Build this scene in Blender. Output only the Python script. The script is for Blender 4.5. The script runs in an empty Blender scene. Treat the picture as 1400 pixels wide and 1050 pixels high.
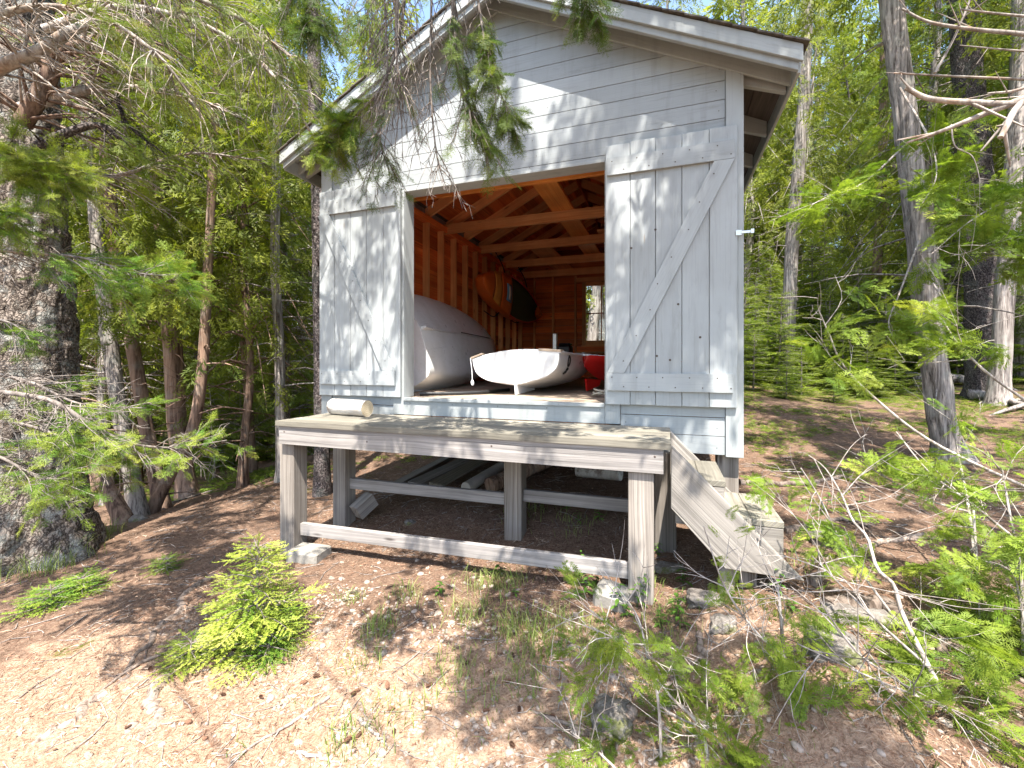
import bpy, bmesh, math, random
import numpy as np
from mathutils import Vector, Matrix

scene = bpy.context.scene
col = scene.collection
rnd = random.Random(7)

# ------------------------------------------------------------------ camera, sky, sun, exposure
EYE = 1.45
YAW = math.radians(19.35)
cam_d = bpy.data.cameras.new('camera')
cam_d.sensor_width = 36.0
cam_d.lens = 36.0 * 598.0 / 1400.0
cam_d.shift_y = -29.0 / 1400.0
cam_d.clip_start = 0.05
cam_d.clip_end = 600.0
cam = bpy.data.objects.new('camera', cam_d)
cam.location = (0, 0, EYE)
cam.rotation_euler = (math.pi / 2, 0, YAW)
col.objects.link(cam)
scene.camera = cam

SUN = Vector((0.33, -1.0, 2.1)).normalized()          # towards the sun
world = bpy.data.worlds.new('World')
scene.world = world
world.use_nodes = True
wt = world.node_tree
bg = wt.nodes['Background']
sky = wt.nodes.new('ShaderNodeTexSky')
sky.sky_type = 'NISHITA'
sky.sun_disc = False
sky.sun_elevation = math.asin(SUN.z)
sky.sun_rotation = math.atan2(SUN.x, SUN.y)
sky.air_density = 1.0
sky.dust_density = 1.5
sky.ozone_density = 1.0
wt.links.new(sky.outputs[0], bg.inputs[0])
bg.inputs[1].default_value = 0.15
sun_d = bpy.data.lights.new('sun', 'SUN')
sun_d.energy = 4.7
sun_d.angle = math.radians(0.53)
sun_d.color = (1.0, 0.94, 0.85)
sun_o = bpy.data.objects.new('sun', sun_d)
sun_o.rotation_euler = (-SUN).to_track_quat('-Z', 'Y').to_euler()
sun_o.location = (2, -8, 16)
col.objects.link(sun_o)
vs = scene.view_settings
vs.view_transform = 'Standard'
vs.look = 'None'
vs.gamma = 1.0
vs.exposure = 1.95
vs.use_curve_mapping = False
scene.cycles.max_bounces = 12
scene.cycles.diffuse_bounces = 9
scene.cycles.transparent_max_bounces = 16

# ------------------------------------------------------------------ small tools
CY, SY = math.cos(YAW), math.sin(YAW)

def at(px, py, v):
    """world point v metres in front of the viewpoint"""
    xc = (px - 700.0) / 598.0
    zc = (496.0 - py) / 598.0
    return Vector(((-SY + xc * CY) * v, (CY + xc * SY) * v, EYE + zc * v))

def atp(px, py, Y):
    xc = (px - 700.0) / 598.0
    return at(px, py, Y / (CY + xc * SY))

def _hash(ix, iy, iz, seed):
    h = (ix * 374761393 + iy * 668265263 + iz * 2147483647 + seed * 1274126177) & 0xFFFFFFFF
    h = ((h ^ (h >> 13)) * 1274126177) & 0xFFFFFFFF
    h = ((h ^ (h >> 16)) * 2246822519) & 0xFFFFFFFF
    return ((h ^ (h >> 15)) & 0xFFFFFF) / float(0xFFFFFF)

def vnoise(x, y, z=0.0, seed=0):
    x = np.asarray(x, float); y = np.asarray(y, float); z = np.zeros_like(x) + z
    ix = np.floor(x).astype(np.int64); iy = np.floor(y).astype(np.int64); iz = np.floor(z).astype(np.int64)
    fx = x - ix; fy = y - iy; fz = z - iz
    fx = fx * fx * (3 - 2 * fx); fy = fy * fy * (3 - 2 * fy); fz = fz * fz * (3 - 2 * fz)
    r = 0
    for dx in (0, 1):
        for dy in (0, 1):
            for dz in (0, 1):
                w = (fx if dx else 1 - fx) * (fy if dy else 1 - fy) * (fz if dz else 1 - fz)
                r = r + w * _hash(ix + dx, iy + dy, iz + dz, seed)
    return r

def fbm(x, y, z=0.0, seed=0, octs=4):
    a, s, r = 0.5, 1.0, 0
    for o in range(octs):
        r = r + a * (vnoise(np.asarray(x) * s, np.asarray(y) * s, np.asarray(z) * s, seed + o) - 0.5)
        a *= 0.5; s *= 2.03
    return r

def sstep(a, b, x):
    t = np.clip((np.asarray(x, float) - a) / (b - a), 0, 1)
    return t * t * (3 - 2 * t)

def height(x, y):
    x = np.asarray(x, float); y = np.asarray(y, float)
    k = 0.03 + 0.05 * sstep(-3.5, 0.0, x)
    yy = np.minimum(y, 14) + np.maximum(y - 14, 0) * 0.6
    h = 0.045 * np.clip(x, -8, 8) + k * (yy - 2.75) - 0.01
    h = h + 0.20 * sstep(-0.05, 0.75, x) * sstep(0.2, 2.2, y) - 0.12 * sstep(1.2, 3.0, x)
    h = h - 0.16 * np.clip(-4.9 - x, 0, 5) * sstep(0.5, 4.0, y)
    h = h + 0.12 * sstep(3.1, 4.2, y) * sstep(-3.6, -2.6, x) * sstep(0.8, 0.2, x)
    h = h + 0.10 * np.exp(-((x - 0.55) ** 2 / 0.10 + (y - 1.95) ** 2 / 0.12))
    far = sstep(6, 20, np.hypot(x, y))
    h = h + fbm(x * 0.45, y * 0.45, 0.3, 5, 3) * (0.16 + far * 1.0)
    h = h + fbm(x * 2.6, y * 2.6, 0.7, 15, 4) * 0.06
    h = h + fbm(x * 14, y * 14, 0.1, 25, 3) * 0.018
    return h

def hz(x, y):
    return float(height(np.array([x]), np.array([y]))[0])

def gp(px, py):
    """where the line of sight through a point of the photograph meets the ground"""
    d = at(px, py, 1.0) - Vector((0, 0, EYE))
    k = 0.5 * 1.012 ** np.arange(400)
    x, y = d.x * k, d.y * k
    below = EYE + d.z * k < height(x, y)
    i = int(np.argmax(below)) if below.any() else 399
    k2 = np.linspace(k[max(i - 1, 0)], k[i], 12); x, y = d.x * k2, d.y * k2; h = height(x, y)
    below = EYE + d.z * k2 < h; j = int(np.argmax(below)) if below.any() else 11
    return Vector((x[j], y[j], h[j]))

def tag(o, label=None, cat=None, group=None, kind=None):
    if label: o['label'] = label
    if cat: o['category'] = cat
    if group: o['group'] = group
    if kind: o['kind'] = kind
    return o

def empty(name, loc=(0, 0, 0), label=None, cat=None, group=None):
    o = bpy.data.objects.new(name, None)
    o.empty_display_size = 0.2
    o.location = loc
    col.objects.link(o)
    return tag(o, label, cat, group)

def link(o, parent=None):
    col.objects.link(o)
    if parent is not None:
        o.parent = parent
    return o

def copy_tree(o, parent=None):
    c = o.copy()
    col.objects.link(c)
    if parent is not None:
        c.parent = parent
    for ch in list(o.children):
        copy_tree(ch, c)
    return c

class MB:
    """boards and prisms with uv running along the grain"""
    def __init__(self):
        self.v = []; self.f = []; self.uv = []; self.t = []; self.mi = []
    def prism(self, front, off, grain, mi=0, tint=None):
        n = len(front); b = len(self.v)
        off = Vector(off); g = Vector(grain).normalized()
        P = [Vector(p) for p in front] + [Vector(p) + off for p in front]
        t = rnd.random() if tint is None else tint
        ru, rv = rnd.uniform(0, 50), rnd.uniform(0, 50)
        self.v += [tuple(p) for p in P]; self.t += [t] * (2 * n)
        faces = [list(range(n)), list(range(2 * n - 1, n - 1, -1))]
        for i in range(n):
            j = (i + 1) % n
            faces.append([i, i + n, j + n, j])
        for f in faces:
            a, c, d = P[f[0]], P[f[1]], P[f[2]]
            nn = (c - a).cross(d - a)
            if nn.length < 1e-12: nn = Vector((0, 0, 1))
            nn.normalize()
            if abs(nn.dot(g)) > 0.9:
                e1 = nn.orthogonal().normalized(); e2 = nn.cross(e1)
            else:
                e1 = g; e2 = nn.cross(g).normalized()
            self.f.append([b + i for i in f])
            self.uv.append([(P[i].dot(e1) + ru, P[i].dot(e2) + rv) for i in f])
            self.mi.append(mi)
    def box(self, x0, x1, y0, y1, z0, z1, grain=None, mi=0, tint=None):
        d = (x1 - x0, y1 - y0, z1 - z0)
        if grain is None:
            k = max(range(3), key=lambda i: d[i]); grain = [(1, 0, 0), (0, 1, 0), (0, 0, 1)][k]
        self.prism([(x0, y0, z0), (x1, y0, z0), (x1, y0, z1), (x0, y0, z1)], (0, y1 - y0, 0), grain, mi, tint)
    def beam(self, a, b, w, h, up=(0, 0, 1), mi=0, tint=None):
        """beam from a to b, w wide (sideways), h high (towards up), centred"""
        a = Vector(a); b = Vector(b); d = (b - a).normalized()
        s = d.cross(Vector(up)).normalized(); u = s.cross(d)
        s *= w / 2; u *= h / 2
        self.prism([a - s - u, a + s - u, a + s + u, a - s + u], b - a, d, mi, tint)
    def nail(self, c, n=(0, -1, 0), r=0.004, mi=1):
        c = Vector(c); n = Vector(n); e1 = n.orthogonal().normalized(); e2 = n.cross(e1)
        self.prism([c + (e1 * math.cos(k * math.pi / 3) + e2 * math.sin(k * math.pi / 3)) * r for k in range(6)], n * 0.0012, e1, mi)
    def build(self, name, mats, parent=None, bevel=0.003):
        me = bpy.data.meshes.new(name)
        me.from_pydata(self.v, [], self.f)
        uvl = me.uv_layers.new(name='UVMap')
        flat = [c for f in self.uv for q in f for c in q]
        uvl.data.foreach_set('uv', flat)
        at_ = me.attributes.new('tint', 'FLOAT', 'POINT')
        at_.data.foreach_set('value', self.t)
        me.polygons.foreach_set('material_index', self.mi)
        for m in (mats if isinstance(mats, (list, tuple)) else [mats]):
            me.materials.append(m)
        bm = bmesh.new(); bm.from_mesh(me)
        bmesh.ops.recalc_face_normals(bm, faces=bm.faces)
        bm.to_mesh(me); bm.free()
        o = bpy.data.objects.new(name, me)
        link(o, parent)
        if bevel:
            b = o.modifiers.new('bevel', 'BEVEL'); b.width = bevel; b.segments = 1
            b.limit_method = 'ANGLE'; b.angle_limit = math.radians(50); b.use_clamp_overlap = True
        return o

class NM:
    """numpy mesh collector for organic shapes"""
    def __init__(self):
        self.v = []; self.f = []; self.t = []; self.m = []; self.n = 0
    def add(self, v, f, tint=0.5, mi=0):
        v = np.asarray(v, float).reshape(-1, 3); f = np.asarray(f, np.int64)
        self.v.append(v); self.f.append(f + self.n); self.n += len(v)
        self.t.append(np.broadcast_to(np.asarray(tint, float), (len(v),)))
        self.m.append(np.full(len(f), mi, np.int32))
    def mesh(self, name, mats, smooth=True):
        me = bpy.data.meshes.new(name)
        v = np.concatenate(self.v); t = np.concatenate(self.t)
        me.vertices.add(len(v)); me.vertices.foreach_set('co', v.astype(np.float32).ravel())
        tot = np.concatenate([np.full(len(f), f.shape[1], np.int32) for f in self.f])
        loops = np.concatenate([f.ravel() for f in self.f]).astype(np.int32)
        me.loops.add(len(loops)); me.loops.foreach_set('vertex_index', loops)
        st = np.concatenate([[0], np.cumsum(tot)[:-1]]).astype(np.int32)
        me.polygons.add(len(tot)); me.polygons.foreach_set('loop_start', st)
        try: me.polygons.foreach_set('loop_total', tot)
        except Exception: pass
        me.polygons.foreach_set('material_index', np.concatenate(self.m))
        if smooth:
            me.polygons.foreach_set('use_smooth', np.ones(len(tot), bool))
        a = me.attributes.new('tint', 'FLOAT', 'POINT')
        a.data.foreach_set('value', t.astype(np.float32))
        for m in (mats if isinstance(mats, (list, tuple)) else [mats]):
            me.materials.append(m)
        me.update(calc_edges=True)
        me.validate()
        return me
    def build(self, name, mats, parent=None, smooth=True):
        return link(bpy.data.objects.new(name, self.mesh(name, mats, smooth)), parent)

def smooth_path(pts, n):
    """Catmull-Rom through pts (k,3) sampled to n points; also works on extra columns"""
    P = np.asarray(pts, float)
    if len(P) == 2:
        return P[0] + (P[1] - P[0]) * np.linspace(0, 1, n)[:, None]
    Q = np.vstack([2 * P[0] - P[1], P, 2 * P[-1] - P[-2]])
    s = np.linspace(0, len(P) - 1 - 1e-6, n); i = s.astype(int); t = (s - i)[:, None]
    p0, p1, p2, p3 = Q[i], Q[i + 1], Q[i + 2], Q[i + 3]
    return 0.5 * (2 * p1 + (p2 - p0) * t + (2 * p0 - 5 * p1 + 4 * p2 - p3) * t ** 2 + (3 * p1 - p0 - 3 * p2 + p3) * t ** 3)

def tube(nm, pts, rad, sides=6, tint=0.5, mi=0, cap=True, wob=0.0, seed=0):
    P = np.asarray(pts, float); n = len(P)
    R = np.broadcast_to(np.asarray(rad, float), (n,)).copy()
    T = np.gradient(P, axis=0); T /= np.linalg.norm(T, axis=1)[:, None] + 1e-9
    ref = np.array([0, 0, 1.0]) if abs(T[0][2]) < 0.9 else np.array([1.0, 0, 0])
    A = np.cross(T, ref); 
    for i in range(1, n):                      # parallel transport
        a = A[i - 1] - T[i] * np.dot(A[i - 1], T[i]); l = np.linalg.norm(a)
        A[i] = a / l if l > 1e-6 else A[i - 1]
        if i == 1:
            pass
    A[0] = A[0] / (np.linalg.norm(A[0]) + 1e-9)
    for i in range(1, n):
        a = A[i - 1] - T[i] * np.dot(A[i - 1], T[i]); A[i] = a / (np.linalg.norm(a) + 1e-9)
    B = np.cross(T, A)
    th = np.arange(sides) * 2 * math.pi / sides
    c, s = np.cos(th), np.sin(th)
    r = R[:, None] * np.ones(sides)
    if wob:
        u = np.cumsum(np.r_[0, np.linalg.norm(np.diff(P, axis=0), axis=1)])
        X = (c[None, :] * 1.3 + seed * 3.1) + 0 * u[:, None]; Yv = s[None, :] * 1.3 + 0 * u[:, None]
        r = r * (1 + wob * 2 * fbm(X * 2, Yv * 2, u[:, None] * 2 + 0 * X, seed, 3))
    V = P[:, None, :] + r[..., None] * (A[:, None, :] * c[None, :, None] + B[:, None, :] * s[None, :, None])
    V = V.reshape(-1, 3)
    i = np.arange(n - 1)[:, None] * sides; j = np.arange(sides)[None, :]; k = (j + 1) % sides
    F = np.stack([i + j, i + k, i + sides + k, i + sides + j], -1).reshape(-1, 4)
    nm.add(V, F, tint, mi)
    if cap:
        nm.add(V[:sides][::-1], [list(range(sides))], tint, mi)
        nm.add(V[-sides:], [list(range(sides))], tint, mi)

def scatter(nm, tv, tf, pos, X, Yv, Z, scale, tint, mi=0):
    """copies of a template (tv, tf) into nm. X,Yv,Z (k,3) are axes"""
    k = len(pos); n = len(tv)
    S = np.broadcast_to(np.asarray(scale, float), (k,))
    V = (tv[None, :, 0:1] * X[:, None, :] + tv[None, :, 1:2] * Yv[:, None, :] + tv[None, :, 2:3] * Z[:, None, :]) * S[:, None, None] + pos[:, None, :]
    F = (tf[None] + (np.arange(k) * n)[:, None, None]).reshape(-1, tf.shape[1])
    nm.add(V.reshape(-1, 3), F, np.repeat(np.broadcast_to(np.asarray(tint, float), (k,)), n), mi)

def frames(d, roll, up=(0, 0, 1)):
    """axes X=d, Y, Z with Z near up turned by roll"""
    d = np.asarray(d, float); d = d / (np.linalg.norm(d, axis=1)[:, None] + 1e-9)
    u = np.broadcast_to(np.asarray(up, float), d.shape)
    y = np.cross(u, d); l = np.linalg.norm(y, axis=1)[:, None]
    y = np.where(l < 1e-3, np.array([0, 1.0, 0]), y / (l + 1e-9)); z = np.cross(d, y)
    c, s = np.cos(roll)[:, None], np.sin(roll)[:, None]
    return d, y * c + z * s, z * c - y * s

# ------------------------------------------------------------------ materials
class NT:
    def __init__(self, name):
        self.m = bpy.data.materials.new(name); self.m.use_nodes = True
        self.t = self.m.node_tree
        self.b = self.t.nodes['Principled BSDF']; self.o = self.t.nodes['Material Output']
    def n(self, typ, out=0, _p=None, **kw):
        nd = self.t.nodes.new('ShaderNode' + typ)
        for k, v in (_p or {}).items(): setattr(nd, k, v)
        for k, v in kw.items():
            s = nd.inputs[int(k[1:])] if k[0] == 'i' and k[1:].isdigit() else nd.inputs[k.replace('_', ' ')]
            self.set(s, v)
        return nd.outputs[out]
    def set(self, s, v):
        if isinstance(v, bpy.types.NodeSocket): self.t.links.new(v, s)
        elif s.type == 'RGBA' and not isinstance(v, (int, float)): s.default_value = tuple(v)[:3] + (1,)
        else: s.default_value = v
    def bsdf(self, **kw):
        for k, v in kw.items(): self.set(self.b.inputs[k.replace('_', ' ')], v)
    def coord(self, which='Object'):
        nd = self.t.nodes.new('ShaderNodeTexCoord'); return nd.outputs[which]
    def map(self, v, scale=(1, 1, 1), loc=(0, 0, 0)):
        return self.n('Mapping', Vector=v, Scale=scale, Location=loc)
    def noise(self, v, scale, detail=4, rough=0.55, dist=0.0):
        return self.n('TexNoise', Vector=v, Scale=scale, Detail=detail, Roughness=rough, Distortion=dist)
    def ramp(self, f, stops):
        nd = self.t.nodes.new('ShaderNodeValToRGB'); self.t.links.new(f, nd.inputs[0])
        e = nd.color_ramp.elements
        while len(e) < len(stops): e.new(0.5)
        for k, (p, c) in zip(e, stops):
            k.position = p; k.color = (c, c, c, 1) if isinstance(c, (int, float)) else tuple(c) + (1,)
        return nd.outputs[0]
    def mix(self, f, a, b, mode='MIX'):
        nd = self.t.nodes.new('ShaderNodeMix'); nd.data_type = 'RGBA'; nd.blend_type = mode
        self.set(nd.inputs[0], f); self.set(nd.inputs[6], a); self.set(nd.inputs[7], b)
        return nd.outputs[2]
    def math(self, op, a, b=0.0, clamp=False):
        nd = self.t.nodes.new('ShaderNodeMath'); nd.operation = op; nd.use_clamp = clamp
        self.set(nd.inputs[0], a); self.set(nd.inputs[1], b); return nd.outputs[0]
    def attr(self, name, out='Fac'):
        nd = self.t.nodes.new('ShaderNodeAttribute'); nd.attribute_name = name; return nd.outputs[out]
    def bump(self, h, strength=0.5, dist=0.01):
        self.set(self.b.inputs['Normal'], self.n('Bump', Strength=strength, Distance=dist, Height=h))

def wood(name, dark, light, crack, rough=0.75, su=1.0, sv=16.0, crackamt=0.7, bump=0.25, tint=0.4, knot=None, spec=0.25):
    """sawn wood: long irregular fibres, checks that come and go, a few knots the grain bends round"""
    t = NT(name); uv = t.coord('UV')
    bend = t.n('TexNoise', out=1, Vector=t.map(uv, (1.1, 3.0, 1)), Scale=1.0, Detail=2.0)
    v = t.n('VectorMath', _p=dict(operation='ADD'), i0=uv, i1=t.n('VectorMath', _p=dict(operation='MULTIPLY'), i0=bend, i1=(0.0, 0.05, 0.0)))
    g1 = t.noise(t.map(v, (su * 0.5, sv * 1.0, 1)), 1.3, 6, 0.72)
    g2 = t.noise(t.map(v, (su * 1.3, sv * 4.5, 1), (3, 1, 0)), 1.3, 6, 0.75)
    g3 = t.noise(t.map(v, (su * 0.35, sv * 2.2, 1), (7, 5, 0)), 1.1, 4, 0.8)
    f = t.math('ADD', t.math('MULTIPLY', g1, 0.5), t.math('MULTIPLY', g2, 0.5))
    c = t.mix(t.ramp(f, [(0.40, 0.0), (0.60, 1.0)]), dark, light)
    patch = t.noise(t.map(uv, (su * 1.4, sv * .22, 1), (9, 4, 0)), 1.2, 4, 0.6)
    cr = t.math('MULTIPLY', t.ramp(g3, [(0.36, 1.0), (0.47, 0.0)]), t.ramp(patch, [(0.40, 0.1), (0.60, 1.0)]))
    c = t.mix(t.math('MULTIPLY', cr, crackamt), c, crack)
    c = t.mix(t.ramp(patch, [(0.35, 0.35), (0.6, 0.0)]), c, dark)
    if knot:
        vo = t.n('TexVoronoi', Vector=t.map(uv, (1.5, 6.5, 1)), Scale=1.0)
        c = t.mix(t.ramp(vo, [(0.03, 0.9), (0.10, 0.0)]), c, knot)
    c = t.mix(1.0, c, t.ramp(t.attr('tint'), [(0.0, 1 - tint * 0.6), (1.0, 1 + tint * 0.4)]), 'MULTIPLY')
    lo = t.noise(t.coord('Object'), 2.2, 3)
    c = t.mix(1.0, c, t.ramp(lo, [(0.3, 0.80), (0.7, 1.12)]), 'MULTIPLY')
    t.bsdf(Base_Color=c, Roughness=rough); t.b.inputs['Specular IOR Level'].default_value = spec
    t.bump(t.math('SUBTRACT', g2, t.math('MULTIPLY', cr, 0.8)), bump, 0.003)
    return t.m

def paint(name, colr, worn, wornamt=0.25, rough=0.6, dirt=(0.155, 0.16, 0.15), axis='z'):
    t = NT(name); uv = t.coord('UV'); ob = t.coord('Object')
    gr = t.noise(t.map(uv, (1.2, 60, 1)), 1.5, 5, 0.6)
    lo = t.noise(ob, 1.6, 4, 0.6)
    st = t.noise(t.map(ob, (9, 9, 1.1)), 1.3, 4, 0.65)
    ww = t.noise(t.map(uv, (2.4, 14, 1)), 1.2, 7, 0.72)
    c = t.mix(t.ramp(lo, [(0.35, 0.0), (0.75, 0.30)]), colr, dirt)
    c = t.mix(t.ramp(st, [(0.52, 0.0), (0.75, 0.32)]), c, dirt)
    c = t.mix(t.math('MULTIPLY', t.ramp(ww, [(0.56, 0.0), (0.70, 1.0)]), wornamt), c, worn)
    c = t.mix(t.math('MULTIPLY', t.ramp(gr, [(0.3, 1.0), (0.48, 0.0)]), 0.22), c, worn)
    vo = t.n('TexVoronoi', Vector=t.map(uv, (1.1, 6.0, 1), (3, 7, 0)), Scale=1.0)
    c = t.mix(t.ramp(vo, [(0.02, 0.5), (0.05, 0.0)]), c, (0.24, 0.17, 0.10))
    c = t.mix(1.0, c, t.ramp(t.attr('tint'), [(0.0, 0.90), (1.0, 1.06)]), 'MULTIPLY')
    t.bsdf(Base_Color=c, Roughness=t.ramp(ww, [(0.4, rough), (0.7, rough + 0.2)])); t.b.inputs['Specular IOR Level'].default_value = 0.3
    t.bump(t.math('ADD', gr, t.math('MULTIPLY', ww, 0.5)), 0.28, 0.002)
    return t.m

def plain(name, colr, rough=0.5, metal=0.0, var=0.15, sc=8.0, bump=0.0, spec=0.4, coat=0.0):
    t = NT(name); n = t.noise(t.coord('Object'), sc, 5, 0.6)
    c = t.mix(1.0, colr, t.ramp(n, [(0.3, 1 - var), (0.7, 1 + var * 0.6)]), 'MULTIPLY')
    t.bsdf(Base_Color=c, Roughness=rough, Metallic=metal); t.b.inputs['Specular IOR Level'].default_value = spec
    if coat: t.b.inputs['Coat Weight'].default_value = coat
    if bump: t.bump(t.noise(t.coord('Object'), sc * 6, 5), bump, 0.01)
    return t.m

def leaf(name, c1, c2, c3=None, trans=0.35, rough=0.55):
    t = NT(name); tv = t.attr('tint')
    n = t.noise(t.coord('Object'), 1.1, 3)
    f = t.math('ADD', t.math('MULTIPLY', tv, 0.75), t.math('MULTIPLY', t.math('SUBTRACT', n, 0.5), 0.9), True)
    stops = [(0.15, c1), (0.8, c2)] if c3 is None else [(0.1, c1), (0.6, c2), (0.97, c3)]
    c = t.ramp(f, stops)
    r = t.n('ObjectInfo', out='Random') if False else None
    oi = t.t.nodes.new('ShaderNodeObjectInfo')
    c = t.mix(1.0, c, t.ramp(oi.outputs['Random'], [(0.0, 0.78), (1.0, 1.2)]), 'MULTIPLY')
    t.bsdf(Base_Color=c, Roughness=rough); t.b.inputs['Specular IOR Level'].default_value = 0.25
    tr = t.n('BsdfTranslucent', Color=t.mix(1.0, c, (1.25, 1.3, 0.7), 'MULTIPLY'))
    mx = t.n('MixShader', i0=trans, i1=t.b.outputs[0], i2=tr)
    t.t.links.new(mx, t.o.inputs[0])
    return t.m

def bark(name, dark, light, lichen=None, sx=14.0, sz=1.6, bump=1.0, dist=0.02, plates=False, lich=0.45):
    t = NT(name); ob = t.coord('Object')
    if plates:
        w = t.noise(ob, 9.0, 4)
        warp = t.n('VectorMath', _p=dict(operation='ADD'), i0=t.map(ob, (1, 1, 0.55)), i1=t.n('VectorMath', _p=dict(operation='SCALE'), i0=t.n('TexNoise', out=1, Vector=ob, Scale=11.0, Detail=5.0), Scale=0.13))
        vo = t.n('TexVoronoi', _p=dict(feature='DISTANCE_TO_EDGE'), Vector=warp, Scale=sx)
        v2 = t.n('TexVoronoi', Vector=warp, Scale=sx * 2.3)
        h = t.math('ADD', t.math('MULTIPLY', t.ramp(vo, [(0.0, 0.0), (0.30, 1.0)]), 0.35), t.math('MULTIPLY', t.noise(ob, 38, 7, 0.75), 0.75))
        h = t.math('SUBTRACT', h, t.math('MULTIPLY', v2, 0.12))
    else:
        a = t.noise(t.map(ob, (sx, sx, sz)), 1.0, 7, 0.68, 0.4)
        b = t.noise(t.map(ob, (sx * 3, sx * 3, sz * 3)), 1.0, 5, 0.7)
        h = t.math('ADD', t.math('MULTIPLY', a, 0.75), t.math('MULTIPLY', b, 0.3))
    c = t.mix(t.ramp(h, [(0.34, 0.0), (0.60, 1.0)] if plates else [(0.42, 0.0), (0.60, 1.0)]), dark, light)
    c = t.mix(1.0, c, t.ramp(t.noise(ob, 1.3, 3), [(0.3, 0.7), (0.7, 1.2)]), 'MULTIPLY')
    if lichen:
        l = t.noise(ob, 6.0, 6, 0.72)
        c = t.mix(t.math('MULTIPLY', t.ramp(l, [(0.50, 0.0), (0.62, 1.0)]), lich), c, lichen)
    oi = t.t.nodes.new('ShaderNodeObjectInfo')
    c = t.mix(1.0, c, t.ramp(oi.outputs['Random'], [(0.0, 0.75), (1.0, 1.15)]), 'MULTIPLY')
    t.bsdf(Base_Color=c, Roughness=0.9); t.b.inputs['Specular IOR Level'].default_value = 0.15
    t.bump(h, bump, dist)
    return t.m

M = {}
M['paint'] = paint('siding_paint', (0.31, 0.333, 0.342), (0.15, 0.15, 0.14), 0.34)
M['paint_door'] = paint('door_paint', (0.335, 0.358, 0.366), (0.16, 0.16, 0.15), 0.34)
M['paint_trim'] = paint('trim_paint', (0.335, 0.355, 0.355), (0.165, 0.165, 0.155), 0.42)
M['nail'] = plain('nail_rust', (0.07, 0.05, 0.04), 0.7)
M['deckwood'] = wood('weathered_deck', (0.135, 0.125, 0.10), (0.30, 0.275, 0.225), (0.07, 0.065, 0.055), 0.85, 1.0, 20, 0.7, 0.35)
M['beamwood'] = wood('weathered_beam', (0.15, 0.138, 0.13), (0.36, 0.335, 0.315), (0.06, 0.055, 0.052), 0.85, 0.6, 15, 0.9, 0.45, 0.3, (0.06, 0.05, 0.045))
M['postwood'] = wood('weathered_post', (0.15, 0.13, 0.112), (0.37, 0.33, 0.29), (0.065, 0.05, 0.04), 0.85, 0.5, 17, 0.9, 0.45, 0.3, (0.08, 0.06, 0.05))
M['stepwood'] = wood('weathered_step', (0.13, 0.118, 0.105), (0.36, 0.33, 0.295), (0.05, 0.045, 0.04), 0.85, 0.45, 15, 0.98, 0.55, 0.3, (0.07, 0.055, 0.05))
M['innerwood'] = wood('cedar_sheathing', (0.54, 0.10, 0.022), (0.82, 0.26, 0.065), (0.05, 0.014, 0.008), 0.6, 0.9, 12, 0.5, 0.15, 0.7, (0.06, 0.018, 0.01))
M['studwood'] = wood('pine_stud', (0.64, 0.27, 0.10), (0.85, 0.47, 0.21), (0.24, 0.085, 0.035), 0.6, 0.8, 12, 0.35, 0.12, 0.5, (0.10, 0.035, 0.018))
M['tiewood'] = wood('pine_tie', (0.74, 0.24, 0.05), (0.90, 0.40, 0.10), (0.28, 0.09, 0.03), 0.55, 0.8, 12, 0.35, 0.12, 0.4, (0.10, 0.03, 0.012))
M['floorwood'] = wood('shed_floor', (0.24, 0.185, 0.14), (0.46, 0.375, 0.29), (0.07, 0.05, 0.04), 0.75, 0.9, 14, 0.5, 0.2)
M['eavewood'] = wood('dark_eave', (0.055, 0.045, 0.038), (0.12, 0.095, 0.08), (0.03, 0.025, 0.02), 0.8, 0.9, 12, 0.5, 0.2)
M['shingle'] = plain('shingles', (0.10, 0.085, 0.07), 0.95, 0, 0.5, 30, 0.5)
def gelcoat(name, colr):
    t = NT(name); ob = t.coord('Object')
    c = t.mix(t.ramp(t.noise(t.map(ob, (2, 2, 5)), 1.5, 6, 0.7), [(0.45, 0.0), (0.75, 0.35)]), colr, (0.42, 0.41, 0.34))
    c = t.mix(t.ramp(t.noise(t.map(ob, (3, 40, 40)), 1.0, 4, 0.7), [(0.60, 0.0), (0.72, 0.4)]), c, (0.33, 0.33, 0.32))
    c = t.mix(t.ramp(t.noise(ob, 30, 4, 0.7), [(0.64, 0.0), (0.72, 0.3)]), c, (0.25, 0.23, 0.2))
    t.bsdf(Base_Color=c, Roughness=t.ramp(t.noise(ob, 6, 5), [(0.3, 0.25), (0.7, 0.5)])); t.b.inputs['Specular IOR Level'].default_value = 0.5
    return t.m
M['gelcoat'] = gelcoat('white_gelcoat', (0.61, 0.615, 0.62))
M['gelgrey'] = gelcoat('grey_gelcoat', (0.72, 0.73, 0.74))
M['red'] = plain('red_gelcoat', (0.55, 0.015, 0.012), 0.3, 0, 0.12, 6)
M['orange'] = plain('orange_hull', (0.62, 0.13, 0.02), 0.35, 0, 0.15, 5)
M['amber'] = plain('amber_hull', (0.65, 0.30, 0.06), 0.35, 0, 0.15, 5)
M['black'] = plain('black_plastic_and_shade', (0.015, 0.015, 0.016), 0.5)  # also colours in the shade inside the kayak cockpit
M['blue'] = plain('blue_sticker', (0.12, 0.34, 0.62), 0.5)
M['white'] = plain('white_sticker', (0.7, 0.72, 0.74), 0.5)
M['rope'] = plain('rope_fibre', (0.5, 0.45, 0.36), 0.9, 0, 0.3, 60, 0.4)
M['steel'] = plain('galvanised_steel', (0.62, 0.63, 0.62), 0.35, 0.8, 0.1, 20)
M['concrete'] = plain('concrete', (0.24, 0.225, 0.20), 0.9, 0, 0.25, 9, 0.4, 0.2)
M['pvc'] = plain('white_pipe', (0.46, 0.45, 0.42), 0.5, 0, 0.2, 10)
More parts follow.
